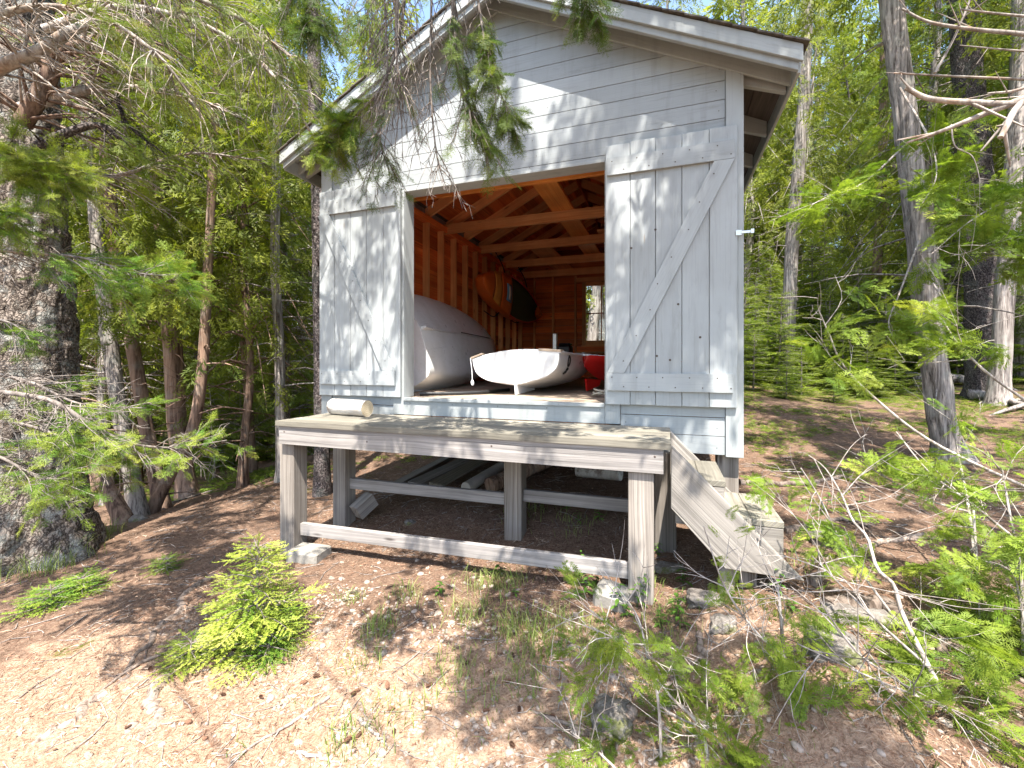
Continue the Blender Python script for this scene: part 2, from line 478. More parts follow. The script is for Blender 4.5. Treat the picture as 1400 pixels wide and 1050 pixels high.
def rock_mat():
    t = NT('rock'); ob = t.coord('Object'); n = t.noise(ob, 9, 7, 0.72); b_ = t.noise(ob, 55, 5, 0.7); m_ = t.noise(ob, 7.5, 6, 0.75)
    c = t.mix(t.ramp(n, [(0.33, 0.0), (0.66, 1.0)]), (0.10, 0.085, 0.075), (0.27, 0.25, 0.225))
    c = t.mix(t.ramp(b_, [(0.3, 0.7), (0.5, 0.0)]), c, (0.09, 0.075, 0.065))
    c = t.mix(t.ramp(m_, [(0.53, 0.0), (0.60, 0.8)]), c, (0.10, 0.11, 0.03))
    t.bsdf(Base_Color=c, Roughness=0.95); t.b.inputs['Specular IOR Level'].default_value = 0.1
    t.bump(t.math('ADD', n, t.math('MULTIPLY', b_, 0.5)), 0.9, 0.02); return t.m
M['rock'] = rock_mat()
M['pebble'] = plain('pebble', (0.33, 0.27, 0.225), 0.85, 0, 0.5, 18, 0.2, 0.2)
def birch_mat():
    t = NT('birch_bark'); ob = t.coord('Object')
    a = t.noise(t.map(ob, (9, 9, 60)), 1.0, 4, 0.7); b = t.noise(ob, 5.5, 6, 0.7); p = t.noise(t.map(ob, (16, 16, 5)), 1.0, 5, 0.7)
    c = t.mix(t.ramp(p, [(0.35, 0.0), (0.65, 1.0)]), (0.42, 0.37, 0.32), (0.60, 0.57, 0.53))
    c = t.mix(t.ramp(a, [(0.30, 0.9), (0.40, 0.0)]), c, (0.10, 0.075, 0.06))
    c = t.mix(t.ramp(b, [(0.56, 0.0), (0.64, 0.85)]), c, (0.17, 0.12, 0.10))
    t.bsdf(Base_Color=c, Roughness=0.75); t.bump(t.math('ADD', p, b), 0.6, 0.01); return t.m
M['birch'] = birch_mat()
M['spruce_bark'] = bark('spruce_bark', (0.06, 0.046, 0.038), (0.30, 0.25, 0.21), (0.40, 0.42, 0.39), 34.0, 1.0, 0.9, 0.03, True, 0.6)
M['cedar_bark'] = bark('cedar_bark', (0.065, 0.052, 0.046), (0.40, 0.355, 0.325), (0.33, 0.35, 0.31), 34.0, 1.1, 1.0, 0.012, False, 0.30)
M['dark_bark'] = bark('dark_bark', (0.03, 0.024, 0.024), (0.15, 0.125, 0.12), (0.22, 0.24, 0.21), 34.0, 1.0, 0.9, 0.02, True, 0.25)
M['red_bark'] = bark('red_bark', (0.075, 0.045, 0.035), (0.30, 0.20, 0.145), (0.3, 0.3, 0.26), 22.0, 1.3, 1.0, 0.012, False, 0.25)
M['twig'] = bark('grey_twig', (0.10, 0.08, 0.068), (0.28, 0.245, 0.22), None, 30, 8, 0.4, 0.003)
M['pale_twig'] = bark('pale_twig', (0.16, 0.13, 0.11), (0.42, 0.375, 0.34), None, 30, 8, 0.4, 0.003)
M['deadwood'] = bark('bleached_deadwood', (0.17, 0.14, 0.12), (0.43, 0.385, 0.345), (0.33, 0.17, 0.08), 24, 3, 0.7, 0.004, False, 0.35)
M['root'] = bark('root_bark', (0.08, 0.058, 0.045), (0.27, 0.215, 0.18), None, 24, 4, 0.9, 0.008)
M['leaf_cedar'] = leaf('cedar_leaf', (0.09, 0.125, 0.016), (0.225, 0.25, 0.032), (0.40, 0.375, 0.062), 0.5)
M['leaf_cedar_near'] = leaf('cedar_leaf_near', (0.115, 0.19, 0.022), (0.25, 0.32, 0.042), (0.44, 0.44, 0.075), 0.45)
M['leaf_spruce'] = leaf('spruce_needle', (0.065, 0.115, 0.02), (0.165, 0.21, 0.034), (0.34, 0.33, 0.065), 0.4)
M['leaf_fir'] = leaf('fir_needle', (0.10, 0.20, 0.025), (0.30, 0.36, 0.055), (0.54, 0.53, 0.16), 0.35)
M['leaf_under'] = leaf('undergrowth_leaf', (0.09, 0.15, 0.018), (0.21, 0.26, 0.035), (0.35, 0.37, 0.06), 0.42)
M['grass'] = leaf('grass_blade', (0.10, 0.16, 0.03), (0.22, 0.27, 0.07), (0.42, 0.37, 0.20), 0.35)
M['weed'] = leaf('weed_leaf', (0.06, 0.14, 0.02), (0.13, 0.24, 0.035), (0.2, 0.32, 0.06), 0.35)
M['litter'] = plain('needle_litter', (0.30, 0.17, 0.11), 0.9, 0, 0.4, 3)
def litter_mat():
    t = NT('needle_litter_mix')
    c = t.ramp(t.attr('tint'), [(0.0, (0.07, 0.035, 0.02)), (0.45, (0.22, 0.11, 0.065)), (0.75, (0.33, 0.22, 0.145)), (1.0, (0.46, 0.37, 0.29))])
    t.bsdf(Base_Color=c, Roughness=0.9); return t.m
M['litter'] = litter_mat()
def glass_mat():
    t = NT('window_glass')
    g = t.n('BsdfGlossy', Color=(1, 1, 1), Roughness=0.02)
    tr = t.n('BsdfTransparent', Color=(0.95, 0.97, 0.96))
    fr = t.n('Fresnel', IOR=1.45)
    t.t.links.new(t.n('MixShader', i0=fr, i1=tr, i2=g), t.o.inputs[0])
    return t.m
M['glass'] = glass_mat()
def endgrain():
    t = NT('log_end'); ob = t.coord('Object')
    w = t.n('TexWave', _p=dict(wave_type='RINGS', rings_direction='Z'), out=1, Vector=ob, Scale=22.0, Distortion=2.0, Detail=2.0)
    c = t.mix(w, (0.46, 0.36, 0.23), (0.62, 0.52, 0.36))
    c = t.mix(t.ramp(t.noise(ob, 14, 4), [(0.45, 0.0), (0.7, 0.7)]), c, (0.28, 0.21, 0.14))
    t.bsdf(Base_Color=c, Roughness=0.85); return t.m
M['endgrain'] = endgrain()
def ground_mat():
    t = NT('forest_floor'); ob = t.coord('Object')
    gm = t.n('SeparateColor', out=0, Color=t.attr('zone', 'Color')); sep = t.t.nodes[-1]
    sep = gm.node
    R, G = sep.outputs[0], sep.outputs[1]
    n1 = t.noise(ob, 2.3, 6, 0.65); n2 = t.noise(ob, 17, 6, 0.7); n3 = t.noise(ob, 75, 4, 0.7)
    duff = t.mix(t.ramp(n2, [(0.3, 0.0), (0.7, 1.0)]), (0.060, 0.034, 0.023), (0.175, 0.108, 0.075))
    duff = t.mix(t.ramp(n3, [(0.40, 0.0), (0.75, 0.8)]), duff, (0.25, 0.18, 0.13))
    grav = t.mix(t.ramp(n2, [(0.25, 0.0), (0.7, 1.0)]), (0.25, 0.155, 0.105), (0.41, 0.30, 0.215))
    grav = t.mix(t.ramp(n3, [(0.3, 0.85), (0.55, 0.0)]), grav, (0.15, 0.08, 0.05))
    moss = t.mix(t.ramp(n3, [(0.3, 0.0), (0.7, 1.0)]), (0.045, 0.055, 0.009), (0.14, 0.145, 0.03))
    fr = t.math('ADD', R, t.math('MULTIPLY', t.math('SUBTRACT', n1, 0.5), 1.5))
    fr = t.math('ADD', fr, t.math('MULTIPLY', t.math('SUBTRACT', n2, 0.5), 0.9))
    c = t.mix(t.ramp(fr, [(0.35, 0.0), (0.65, 1.0)]), duff, grav)
    nm_ = t.noise(t.map(ob, (1, 1, 1), (5, 3, 0)), 3.1, 6, 0.7)
    fm = t.math('ADD', G, t.math('MULTIPLY', t.math('SUBTRACT', nm_, 0.5), 2.0))
    fm = t.math('ADD', fm, t.math('MULTIPLY', t.math('SUBTRACT', n2, 0.5), 0.7))
    c = t.mix(t.ramp(fm, [(0.48, 0.0), (0.66, 1.0)]), c, moss)
    st = t.n('TexVoronoi', Vector=ob, Scale=26.0, Randomness=1.0)
    sm = t.math('MULTIPLY', t.ramp(st, [(0.20, 1.0), (0.30, 0.0)]), t.ramp(t.noise(ob, 5, 4), [(0.5, 0.0), (0.62, 0.7)]))
    c = t.mix(t.math('MULTIPLY', sm, fr), c, (0.42, 0.37, 0.33))
    t.bsdf(Base_Color=c, Roughness=0.95); t.b.inputs['Specular IOR Level'].default_value = 0.1
    t.bump(t.math('ADD', t.math('MULTIPLY', n2, 0.7), t.math('ADD', t.math('MULTIPLY', n3, 0.4), t.math('MULTIPLY', sm, 0.5))), 0.9, 0.035)
    return t.m
M['ground'] = ground_mat()
# ------------------------------------------------------------------ ground: one sheet out to the horizon
def axis(lo, hi, step, out_lo, out_hi, g=1.12):
    a = list(np.arange(lo, hi + 1e-6, step)); s = step; x = lo
    pre = []
    while x > out_lo:
        s = min(s * g, 3.0); x -= s; pre.append(x)
    s = step; x = a[-1]; post = []
    while x < out_hi:
        s = min(s * g, 3.0); x += s; post.append(x)
    return np.array(pre[::-1] + a + post)

def build_ground():
    xs = axis(-5.0, 3.6, 0.03, -90, 90); ys = axis(0.3, 6.0, 0.03, -40, 110)
    X, Yg = np.meshgrid(xs, ys)
    Z = height(X, Yg)
    ny, nx = X.shape
    V = np.stack([X, Yg, Z], -1).reshape(-1, 3)
    i = np.arange(ny - 1)[:, None] * nx; j = np.arange(nx - 1)[None, :]
    F = np.stack([i + j, i + j + 1, i + nx + j + 1, i + nx + j], -1).reshape(-1, 4)
    nm = NM(); nm.add(V, F)
    me = nm.mesh('ground', M['ground'])
    x, y = V[:, 0], V[:, 1]
    grav = sstep(2.75, 1.7, y - 0.22 * (x + 1.2)) * sstep(-4.6, -3.0, x + 0.4 * y - 0.8) * sstep(1.3, 0.2, x)
    moss = 0.20 * sstep(5.5, 9.0, y) * sstep(0.3, 1.5, x) + 0.42 * np.exp(-((x + 3.9) ** 2 + (y - 4.6) ** 2) / 1.2) \
        + 0.40 * np.exp(-((x + 3.2) ** 2 + (y - 1.5) ** 2) / 0.10) + 0.35 * np.exp(-((x - 0.75) ** 2 + (y - 1.9) ** 2) / 0.25) \
        + 0.20 * sstep(8, 11, y) + 0.20 * sstep(1.4, 2.4, x) * sstep(2.0, 3.5, y)
    colr = np.stack([np.clip(grav, 0, 1), np.clip(moss, 0, 1), 0 * x, 0 * x + 1], -1).astype(np.float32)
    a = me.attributes.new('zone', 'FLOAT_COLOR', 'POINT'); a.data.foreach_set('color', colr.ravel())
    o = link(bpy.data.objects.new('ground', me)); tag(o, kind='structure')
build_ground()

# ------------------------------------------------------------------ the boat shed
XL, XR = -3.145, 0.51
XC = (XL + XR) / 2
YF, YB = 3.40, 9.55
OX0, OX1 = -2.214, -0.439          # doorway
OZ0, OZ1 = 1.137, 3.00
ZRAKE = 4.36
def zr(x): return ZRAKE - 0.5 * abs(x - XC)
def zs(x): return ZRAKE + 0.12 - 0.5 * abs(x - XC)
shed = empty('boat_shed', (XC, YF, 0.8), 'pale grey clapboard boat shed with both plank doors open onto its wooden deck', 'shed')
shed_inv = Matrix.Translation((-XC, -YF, -0.8))
def under(o, root):
    """parent while keeping the place"""
    o.parent = root
    o.matrix_parent_inverse = Matrix.Translation(-Vector(root.location))
    return o
def S(mb, name, mats, bevel=0.003, parent=None):
    o = mb.build(name, mats, None, bevel)
    if parent is None or parent is shed:
        under(o, shed)
    else:
        o.parent = parent            # parent mesh sits at the shed's own frame
        o.matrix_parent_inverse = Matrix.Identity(4)
    return o

# front wall: clapboards with dark joints, notched round the doorway
fw = MB(); row = 0.132; gap = 0.0045
def strip(x0, x1, z0, z1):
    zr2 = lambda z: (ZRAKE + 0.115 - z) * 2
    a0 = max(x0, XC - zr2(z0)); a1 = min(x1, XC + zr2(z0)); b0 = max(x0, XC - zr2(z1)); b1 = min(x1, XC + zr2(z1))
    if a1 - a0 < 0.02: return
    if b1 - b0 < 0.01: b0 = b1 = XC; 
    pts = [(a0, YF, z0), (a1, YF, z0), (b1, YF, z1), (b0, YF, z1)] if b1 > b0 else [(a0, YF, z0), (a1, YF, z0), (XC, YF, z1)]
    fw.prism(pts, (0, 0.02, 0), (1, 0, 0))
    for x in (a0 + 0.05, a1 - 0.05) + ((a0 + (a1 - a0) * rnd.uniform(.35, .65),) if a1 - a0 > 1.2 else ()):
        if abs(x - XC) < zr2((z0 + z1) / 2) - 0.1:
            fw.nail((x + rnd.uniform(-.02, .02), YF - 0.0005, (z0 + z1) / 2 + rnd.uniform(-.02, .02)), r=0.0035)
k = 0
while 0.80 + k * row < ZRAKE + 0.06:
    z0 = 0.80 + k * row; z1 = z0 + row - gap
    L0, R0 = XL + 0.125, XR - 0.115
    if z1 <= 0.99:
        strip(L0, R0, z0, z1)
    elif z0 < OZ1 - 0.01:
        zt = min(z1, OZ1 - 0.0)
        strip(L0, OX0 - 0.117, z0, zt); strip(OX1 + 0.117, R0, z0, zt)
        if z1 > OZ1 + 0.01:
            strip(L0, R0, OZ1 + 0.001, z1)
    else:
        strip(L0, R0, z0, z1)
    k += 1
S(fw, 'front_wall', [M['paint'], M['nail']], 0.002)
tr = MB()                                   # corner boards, door casing, sill
for x0, x1 in ((XL, XL + 0.123), (XR - 0.113, XR)):
    tr.box(x0, x1, YF - 0.018, YF + 0.02, 0.79, zr(x1 if x0 < XC else x0) + 0.035)
    S(tr, 'corner_board', [M['paint_trim'], M['nail']]); tr = MB()
for x0, x1 in ((OX0 - 0.115, OX0 - 0.001), (OX1 + 0.001, OX1 + 0.115)):
    tr.box(x0, x1, YF - 0.018, YF + 0.02, 0.985, OZ1)
    S(tr, 'door_casing', [M['paint_trim'], M['nail']]); tr = MB()
tr.box(OX0 - 0.022, OX0, YF - 0.004, YF + 0.146, OZ0, OZ1 + 0.0); S(tr, 'door_jamb', M['paint_trim']); tr = MB()
tr.box(OX1, OX1 + 0.022, YF - 0.004, YF + 0.146, OZ0, OZ1 + 0.0); S(tr, 'door_jamb', M['paint_trim']); tr = MB()
tr.box(OX0 - 0.02, OX1 + 0.02, YF - 0.006, YF + 0.146, OZ1 - 0.012, OZ1 + 0.012); S(tr, 'door_header', M['paint_trim']); tr = MB()
tr.box(OX0, OX1, YF - 0.035, YF + 0.05, OZ0 - 0.024, OZ0); 
tr.box(OX0, OX1, YF - 0.016, YF + 0.004, 0.985, OZ0 - 0.026)
for x in np.arange(OX0 + .06, OX1, .42): tr.nail((x, YF - 0.0165, 1.09), r=0.004); tr.nail((x + .1, YF - 0.0355, OZ0 - .012), r=0.003)
S(tr, 'door_sill', [M['paint_trim'], M['nail']])
# rake trim under the overhang, fascia along the roof edge
for sgn in (-1, 1):
    e = (XL - 0.285) if sgn < 0 else (XR + 0.285)
    m = MB(); m.prism([(XC, YF - 0.022, zr(XC)), (e, YF - 0.022, zr(e)), (e, YF - 0.022, zr(e) + 0.117), (XC, YF - 0.022, zr(XC) + 0.117)], (0, 0.021, 0), (e - XC, 0, -0.5 * abs(e - XC)))
    S(m, 'rake_board', M['paint_trim'])
    e = (XL - 0.30) if sgn < 0 else (XR + 0.30)
    m = MB(); g = (e - XC, 0, -0.5 * abs(e - XC))
    m.prism([(XC, 3.17, zs(XC) - 0.085), (e, 3.17, zs(e) - 0.085), (e, 3.17, zs(e) + 0.022), (XC, 3.17, zs(XC) + 0.022)], (0, 0.022, 0), g)
    m.prism([(XC, 3.193, zs(XC) - 0.135), (e - sgn * .02, 3.193, zs(e - sgn * .02) - 0.135), (e - sgn * .02, 3.193, zs(e - sgn * .02) - 0.003), (XC, 3.193, zs(XC) - 0.003)], (0, 0.03, 0), g)
    S(m, 'fascia', M['paint_trim'])
    # eave board along the side
    m = MB(); x0 = e - 0.022 * (sgn > 0) ; m.box(min(e, e - sgn * 0.022), max(e, e - sgn * 0.022), 3.225, 9.80, zs(e) - 0.125, zs(e) - 0.004)
    S(m, 'eave_board', M['paint_trim'])
    # roof sheathing: boards along the ridge, painted where they show outside
    m = MB(); n = int((abs(e - XC)) / 0.17); w = abs(e - XC) / n
    for i in range(n):
        xa = XC + sgn * (i * w + 0.002); xb = XC + sgn * ((i + 1) * w - 0.002)
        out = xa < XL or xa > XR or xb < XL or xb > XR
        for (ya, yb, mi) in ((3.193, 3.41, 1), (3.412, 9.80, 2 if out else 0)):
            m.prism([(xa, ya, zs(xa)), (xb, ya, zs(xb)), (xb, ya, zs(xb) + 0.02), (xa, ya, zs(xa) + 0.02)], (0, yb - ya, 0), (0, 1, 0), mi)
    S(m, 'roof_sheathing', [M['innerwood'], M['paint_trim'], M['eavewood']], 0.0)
    m = MB(); n = 15; w = (abs(e - XC) + 0.03) / n
    for i in range(n):
        xa = XC + sgn * i * w; xb = XC + sgn * (i + 1) * w
        y = 3.15 + rnd.uniform(-.004, .004)
        while y < 9.84:
            yb = min(y + rnd.uniform(0.2, 0.4), 9.85); dz = rnd.uniform(0, .003)
            m.prism([(xa, y, zs(xa) + 0.0215), (xb, y, zs(xb) + 0.030 + dz), (xb, y, zs(xb) + 0.040 + dz), (xa, y, zs(xa) + 0.034)], (0, yb - y - .003, 0), (0, 1, 0))
            y = yb
    S(m, 'shingle_roof', M['shingle'], 0.0)
# rafters with painted tails, ridge, ties, plates
raf = [3.46 + 0.61 * i for i in range(11)]
for y in raf:
    for sgn in (-1, 1):
        wx = XL if sgn < 0 else XR
        e = wx + sgn * 0.272
        m = MB(); g = (sgn, 0, -0.5)
        ya, yb = (y, y + 0.04)
        m.prism([(XC + sgn * .015, ya, zs(XC + sgn * .015) - 0.15), (wx, ya, zs(wx) - 0.15), (wx, ya, zs(wx) - 0.002), (XC + sgn * .015, ya, zs(XC + sgn * .015) - 0.002)], (0, 0.04, 0), g, 0)
        m.prism([(wx, ya, zs(wx) - 0.15), (e, ya, zs(e) - 0.12), (e, ya, zs(e) - 0.002), (wx, ya, zs(wx) - 0.002)], (0, 0.04, 0), g, 1)
        S(m, 'rafter', [M['studwood'], M['paint_trim']], 0.002)
m = MB(); m.box(XC - .012, XC + .012, 3.45, 9.5, zs(XC) - .19, zs(XC) - .01); S(m, 'ridge_board', M['innerwood'])
for y, h, mm in ((4.52, 0.10, 'tiewood'), (5.72, 0.14, 'studwood'), (6.96, 0.14, 'studwood'), (8.18, 0.14, 'studwood'), (9.30, 0.14, 'studwood')):
    m = MB(); m.box(XL + .05, XR - .05, y, y + .045, 3.48 - h, 3.48); S(m, 'tie_beam', M[mm])
m = MB(); m.box(-1.44, -1.15, 4.40, 8.35, 3.483, 3.52); S(m, 'loft_plank', M['tiewood'])
m = MB(); m.box(-2.3, -1.9, 7.3, 9.4, 3.483, 3.51); m.box(-1.0, -.75, 6.8, 9.4, 3.483, 3.51); S(m, 'loft_board', M['studwood'])
for x0 in (XL + .045, XR - .135):
    m = MB(); m.box(x0, x0 + .09, 3.5, 9.5, 3.345, 3.43); S(m, 'wall_plate', M['innerwood'])
    m = MB(); m.box(x0, x0 + .09, 3.5, 9.5, OZ0, OZ0 + .04); S(m, 'sole_plate', M['innerwood'])
# side walls: outer clapboards and inner boarding
for x0, x1, xi0, xi1 in ((XL, XL + .02, XL + .022, XL + .04), (XR - .02, XR, XR - .04, XR - .022)):
    m = MB(); z = 0.80
    while z < 3.55:
        m.box(x0, x1, YF + .022, YB - .022, z, z + row - gap); z += row
    S(m, 'side_wall', M['paint'], 0.0)
    m = MB(); z = 0.9
    while z < 3.42:
        y = YF + .045
        while y < YB - .05:
            yb = min(y + rnd.uniform(1.2, 3.0), YB - .05)
            m.box(xi0, xi1, y, yb - .003, z, z + .176); y = yb
        z += .18
    S(m, 'wall_boarding', M['innerwood'], 0.0)
for sx, y0 in ((XL + .041, 3.56), (XR - .131, 3.56)):
    for i in range(15):
        y = y0 + 0.406 * i
        if y > 9.4: break
        m = MB(); m.box(sx, sx + .09, y, y + .04, OZ0 + .042, 3.343); S(m, 'stud', M['studwood'])
# backs of the front wall, rear wall with its window
m = MB()
m.box(XL + .03, OX0 - .024, YF + .021, YF + .04, 0.85, 3.44, (1, 0, 0)); m.box(OX1 + .024, XR - .03, YF + .021, YF + .04, 0.85, 3.44, (1, 0, 0))
m.prism([(XL + .03, YF + .021, 3.443), (XR - .03, YF + .021, 3.443), (XR - .03, YF + .021, 3.50), (XC, YF + .021, 4.44), (XL + .03, YF + .021, 3.50)], (0, .019, 0), (1, 0, 0))
m.box(OX0 - .02, OX1 + .02, YF + .021, YF + .04, OZ1 + .013, 3.442)
m.box(XL + .03, XR - .03, YF + .021, YF + .06, 0.80, 1.095)
S(m, 'front_boarding', M['innerwood'], 0.0)
WX0, WX1, WZ0, WZ1 = -1.66, -0.94, 1.90, 3.13
m = MB(); z = 0.9; r2 = .152
while z < 4.4:
    zt = z + r2 - .004
    lim = lambda zz: (4.44 - zz) * 2
    segs = [(XL + .045, XR - .045)]
    if zt > WZ0 and z < WZ1: segs = [(XL + .045, WX0), (WX1, XR - .045)]
    for a, b in segs:
        a2, b2 = max(a, XC - lim(z)), min(b, XC + lim(z)); a3, b3 = max(a, XC - lim(zt)), min(b, XC + lim(zt))
        if b2 - a2 > .03 and b3 > a3:
            m.prism([(a2, YB - .045, z), (b2, YB - .045, z), (b3, YB - .045, zt), (a3, YB - .045, zt)], (0, .02, 0), (1, 0, 0))
    z += r2
S(m, 'rear_wall', M['innerwood'], 0.002)
m = MB()
m.box(XL, WX0 - .0, YB - .02, YB, .8, 3.44, (1, 0, 0)); m.box(WX1, XR, YB - .02, YB, .8, 3.44, (1, 0, 0)); m.box(WX0 + .001, WX1 - .001, YB - .02, YB, .8, WZ0, (1, 0, 0)); m.box(WX0 + .001, WX1 - .001, YB - .02, YB, WZ1, 3.44, (1, 0, 0))
m.prism([(XL, YB - .02, 3.442), (XR, YB - .02, 3.442), (XC, YB - .02, 4.40)], (0, .02, 0), (1, 0, 0))
S(m, 'rear_cladding', M['paint'], 0.0)
for x in (-2.80, -2.37, -1.87, -0.80, -.35, .1):
    m = MB(); m.box(x, x + .04, YB - .137, YB - .047, OZ0 + .04, 3.34); S(m, 'stud', M['studwood'])
for q in ((-1.83, -.76, WZ0 - .25, WZ0 - .21), (-1.42, -1.38, OZ0 + .04, WZ0 - .252), (-1.83, -.8, WZ1 + .07, WZ1 + .16)):
    m = MB(); m.box(q[0], q[1], YB - .137, YB - .047, q[2], q[3]); S(m, 'window_framing', M['studwood'])
wf = MB()
for a in ((WX0 - .05, WX0 + .03, WZ0 - .07, WZ1 + .06), (WX1 - .03, WX1 + .05, WZ0 - .07, WZ1 + .06)): wf.box(a[0], a[1], YB - .10, YB - .0465, a[2], a[3])
wf.box(WX0 + .031, WX1 - .031, YB - .10, YB - .0465, WZ1 - .02, WZ1 + .06); wf.box(WX0 - .07, WX1 + .07, YB - .125, YB - .0465, WZ0 - .10, WZ0 - .071); wf.box(WX0 + .031, WX1 - .031, YB - .098, YB - .0465, WZ0 - .07, WZ0 + .03)
wf_o = S(wf, 'window', M['studwood'])
m = MB(); xm = (WX0 + WX1) / 2; zm = (WZ0 + WZ1) / 2
m.box(xm - .011, xm + .011, YB - .07, YB - .05, WZ0 + .031, WZ1 - .021); m.box(WX0 + .031, xm - .012, YB - .07, YB - .05, zm - .011, zm + .011); m.box(xm + .012, WX1 - .031, YB - .07, YB - .05, zm - .011, zm + .011)
S(m, 'glazing_bars', M['innerwood'], .002, wf_o)
m = MB(); m.box(WX0 + .02, WX1 - .02, YB - .062, YB - .058, WZ0 + .02, WZ1 - .01); S(m, 'pane', M['glass'], 0, wf_o)
# floor and what carries it
m = MB(); y = YF + .052
while y < YB - .05:
    m.box(XL + .045, XR - .045, y, y + .132, OZ0 - .035, OZ0 - rnd.uniform(0, .002)); y += .135
S(m, 'floor', M['floorwood'], 0.002)
m = MB()
for x in (XL + .03, XC - .06, XR - .14): m.box(x, x + .1, YF + .07, YB - .03, .86, 1.09)
S(m, 'floor_beam', M['beamwood'])
for (x, y) in ((XR - .16, 3.46), (XL + .02, 6.4), (XR - .16, 6.4), (XL + .02, 9.35), (XR - .16, 9.35), (XC - .07, 6.4)):
    m = MB(); m.box(x, x + .14, y, y + .14, hz(x, y) - .15, .858); S(m, 'foundation_post', M['postwood'], .005)

# the two ledged and braced doors, opened back against the wall
def door(x0, x1, ztop, zbot, flip):
    n = 5; w = (x1 - x0) / n; m = MB()
    for i in range(n):
        a = x0 + i * w + .0017; b = x0 + (i + 1) * w - .0017
        dz = rnd.uniform(-.006, .006)
        m.box(a, b, 3.352, 3.374, zbot + dz * .3, ztop + dz, (0, 0, 1))
        for zz in (zbot + .13, zbot + .17, ztop - .2, ztop - .16):
            pass
    d = S(m, 'door', [M['paint_door'], M['nail']], .0025)
    bx0, bx1 = (x0 + .075, x1 - .045) if flip else (x0 + .015, x1 - .02)
    zt0, zt1 = ztop - .235, ztop - .105
    zb0, zb1 = zbot + .105, zbot + .235
    for (z0, z1, e0, e1) in ((zt0, zt1, bx0 if not flip else x0 + .075, bx1), (zb0, zb1, bx0 - (.05 if flip else 0), bx1 - (.01 if not flip else 0))):
        b = MB(); b.box(e0, e1, 3.328, 3.350, z0, z1)
        for i in range(n):
            cx = x0 + (i + .5) * w
            for dx, dzz in ((-.04, .035), (.045, -.035)):
                if e0 + .01 < cx + dx < e1 - .01: b.nail((cx + dx, 3.3275, (z0 + z1) / 2 + dzz), r=.005)
        S(b, 'ledge', [M['paint_door'], M['nail']], .003, d)
    # brace: between the ledges, corner to corner
    b = MB(); wv = .135
    if flip:      # falls from upper left to lower right
        p = [(bx0 - .07, zt0 - .002), (bx0 + .06, zt0 - .002), (bx1 - .0, zb1 + .002), (bx1 - .13, zb1 + .002)]
    else:
        p = [(bx0 + .0, zb1 + .002), (bx0 + .125, zb1 + .002), (bx1 - .0, zt0 - .002), (bx1 - .13, zt0 - .002)]
    b.prism([(q[0], 3.328, q[1]) for q in p], (0, .022, 0), (p[2][0] - p[1][0], 0, p[2][1] - p[1][1]))
    for t_ in np.linspace(.06, .94, 8):
        cx = p[0][0] + (p[3][0] - p[0][0]) * t_ + .065 + rnd.uniform(-.03, .03); cz = p[0][1] + (p[3][1] - p[0][1]) * t_
        b.nail((cx, 3.3275, cz), r=.005)
    S(b, 'brace', [M['paint_door'], M['nail']], .003, d)
    return d
dl = door(-3.14, -2.235, 3.088, 1.142, True)
dr = door(-.428, .468, 3.088, 1.138, False)
for cx, cz in ((-.06, 1.50), (.085, 1.87), (-.24, 2.30), (-.07, 2.42), (.23, 1.63), (.03, 1.47)):
    m = MB(); m.nail((cx, 3.3515, cz), r=.009); S(m, 'knot', [M['paint_door'], M['nail']], 0, dr)
m = MB(); m.box(.455, .492, 3.343, 3.3505, 2.325, 2.36); m.box(.487, .56, 3.338, 3.3425, 2.334, 2.352); m.box(.545, .565, 3.330, 3.3375, 2.328, 2.358)
S(m, 'hasp', M['steel'], .001, dr)

# ------------------------------------------------------------------ the deck in front
deck = empty('wooden_deck', (-1.47, 3.05, .8), 'weathered grey plank deck on square posts in front of the boat shed doorway', 'deck')
def D(mb, name, mats, root, bevel=.004):
    return under(mb.build(name, mats, None, bevel), root)
m = MB()
for i in range(5):
    y0 = 2.70 + i * .1345; xa = -2.975 + rnd.uniform(-.004, .004); xb = .028 + rnd.uniform(-.004, .004)
    m.box(xa, xb, y0, y0 + .1305, .942, .980 + rnd.uniform(-.002, .002))
    for x in (-2.93, -1.9, -1.1, -.3, -.02):
        for dy in (.03, .1): m.nail((x + rnd.uniform(-.01, .01), y0 + dy, .9805), (0, 0, 1), .004)
D(m, 'decking', [M['deckwood'], M['nail']], deck)
m = MB(); m.box(-2.955, -.012, 2.718, 2.758, .795, .940)
for x in (-2.9, -2.1, -1.1, -.06): m.nail((x, 2.7175, .83 + rnd.uniform(0, .08)), r=.007)
D(m, 'rim_beam', [M['beamwood'], M['nail']], deck)
m = MB(); m.box(-2.955, -.012, 3.30, 3.34, .80, .940); m.box(-2.955, -2.915, 2.76, 3.298, .795, .94); m.box(-.055, -.014, 2.76, 3.298, .795, .94)
for x in (-2.2, -1.6, -1.0, -.5): m.box(x, x + .04, 2.76, 3.298, .80, .94)
D(m, 'joist', M['beamwood'], deck)
for (x, y, zt) in ((-3.0, 2.765, .793), (-.215, 2.745, .793), (-2.975, 3.345, .80), (-1.245, 3.345, .80), (-.075, 3.345, .80)):
    m = MB(); m.box(x, x + .148, y, y + .148, hz(x + .07, y + .07) - .12, zt)
    D(m, 'post', M['postwood'], deck, .006)
for a, b in (((-2.85, 2.85, .075), (-.214, 2.80, .165)), ((-2.826, 3.42, .305), (-1.247, 3.42, .32)), ((-1.096, 3.42, .365), (-.077, 3.42, .37))):
    m = MB(); m.beam(a, b, .042, .098); D(m, 'rail', M['beamwood'], deck)
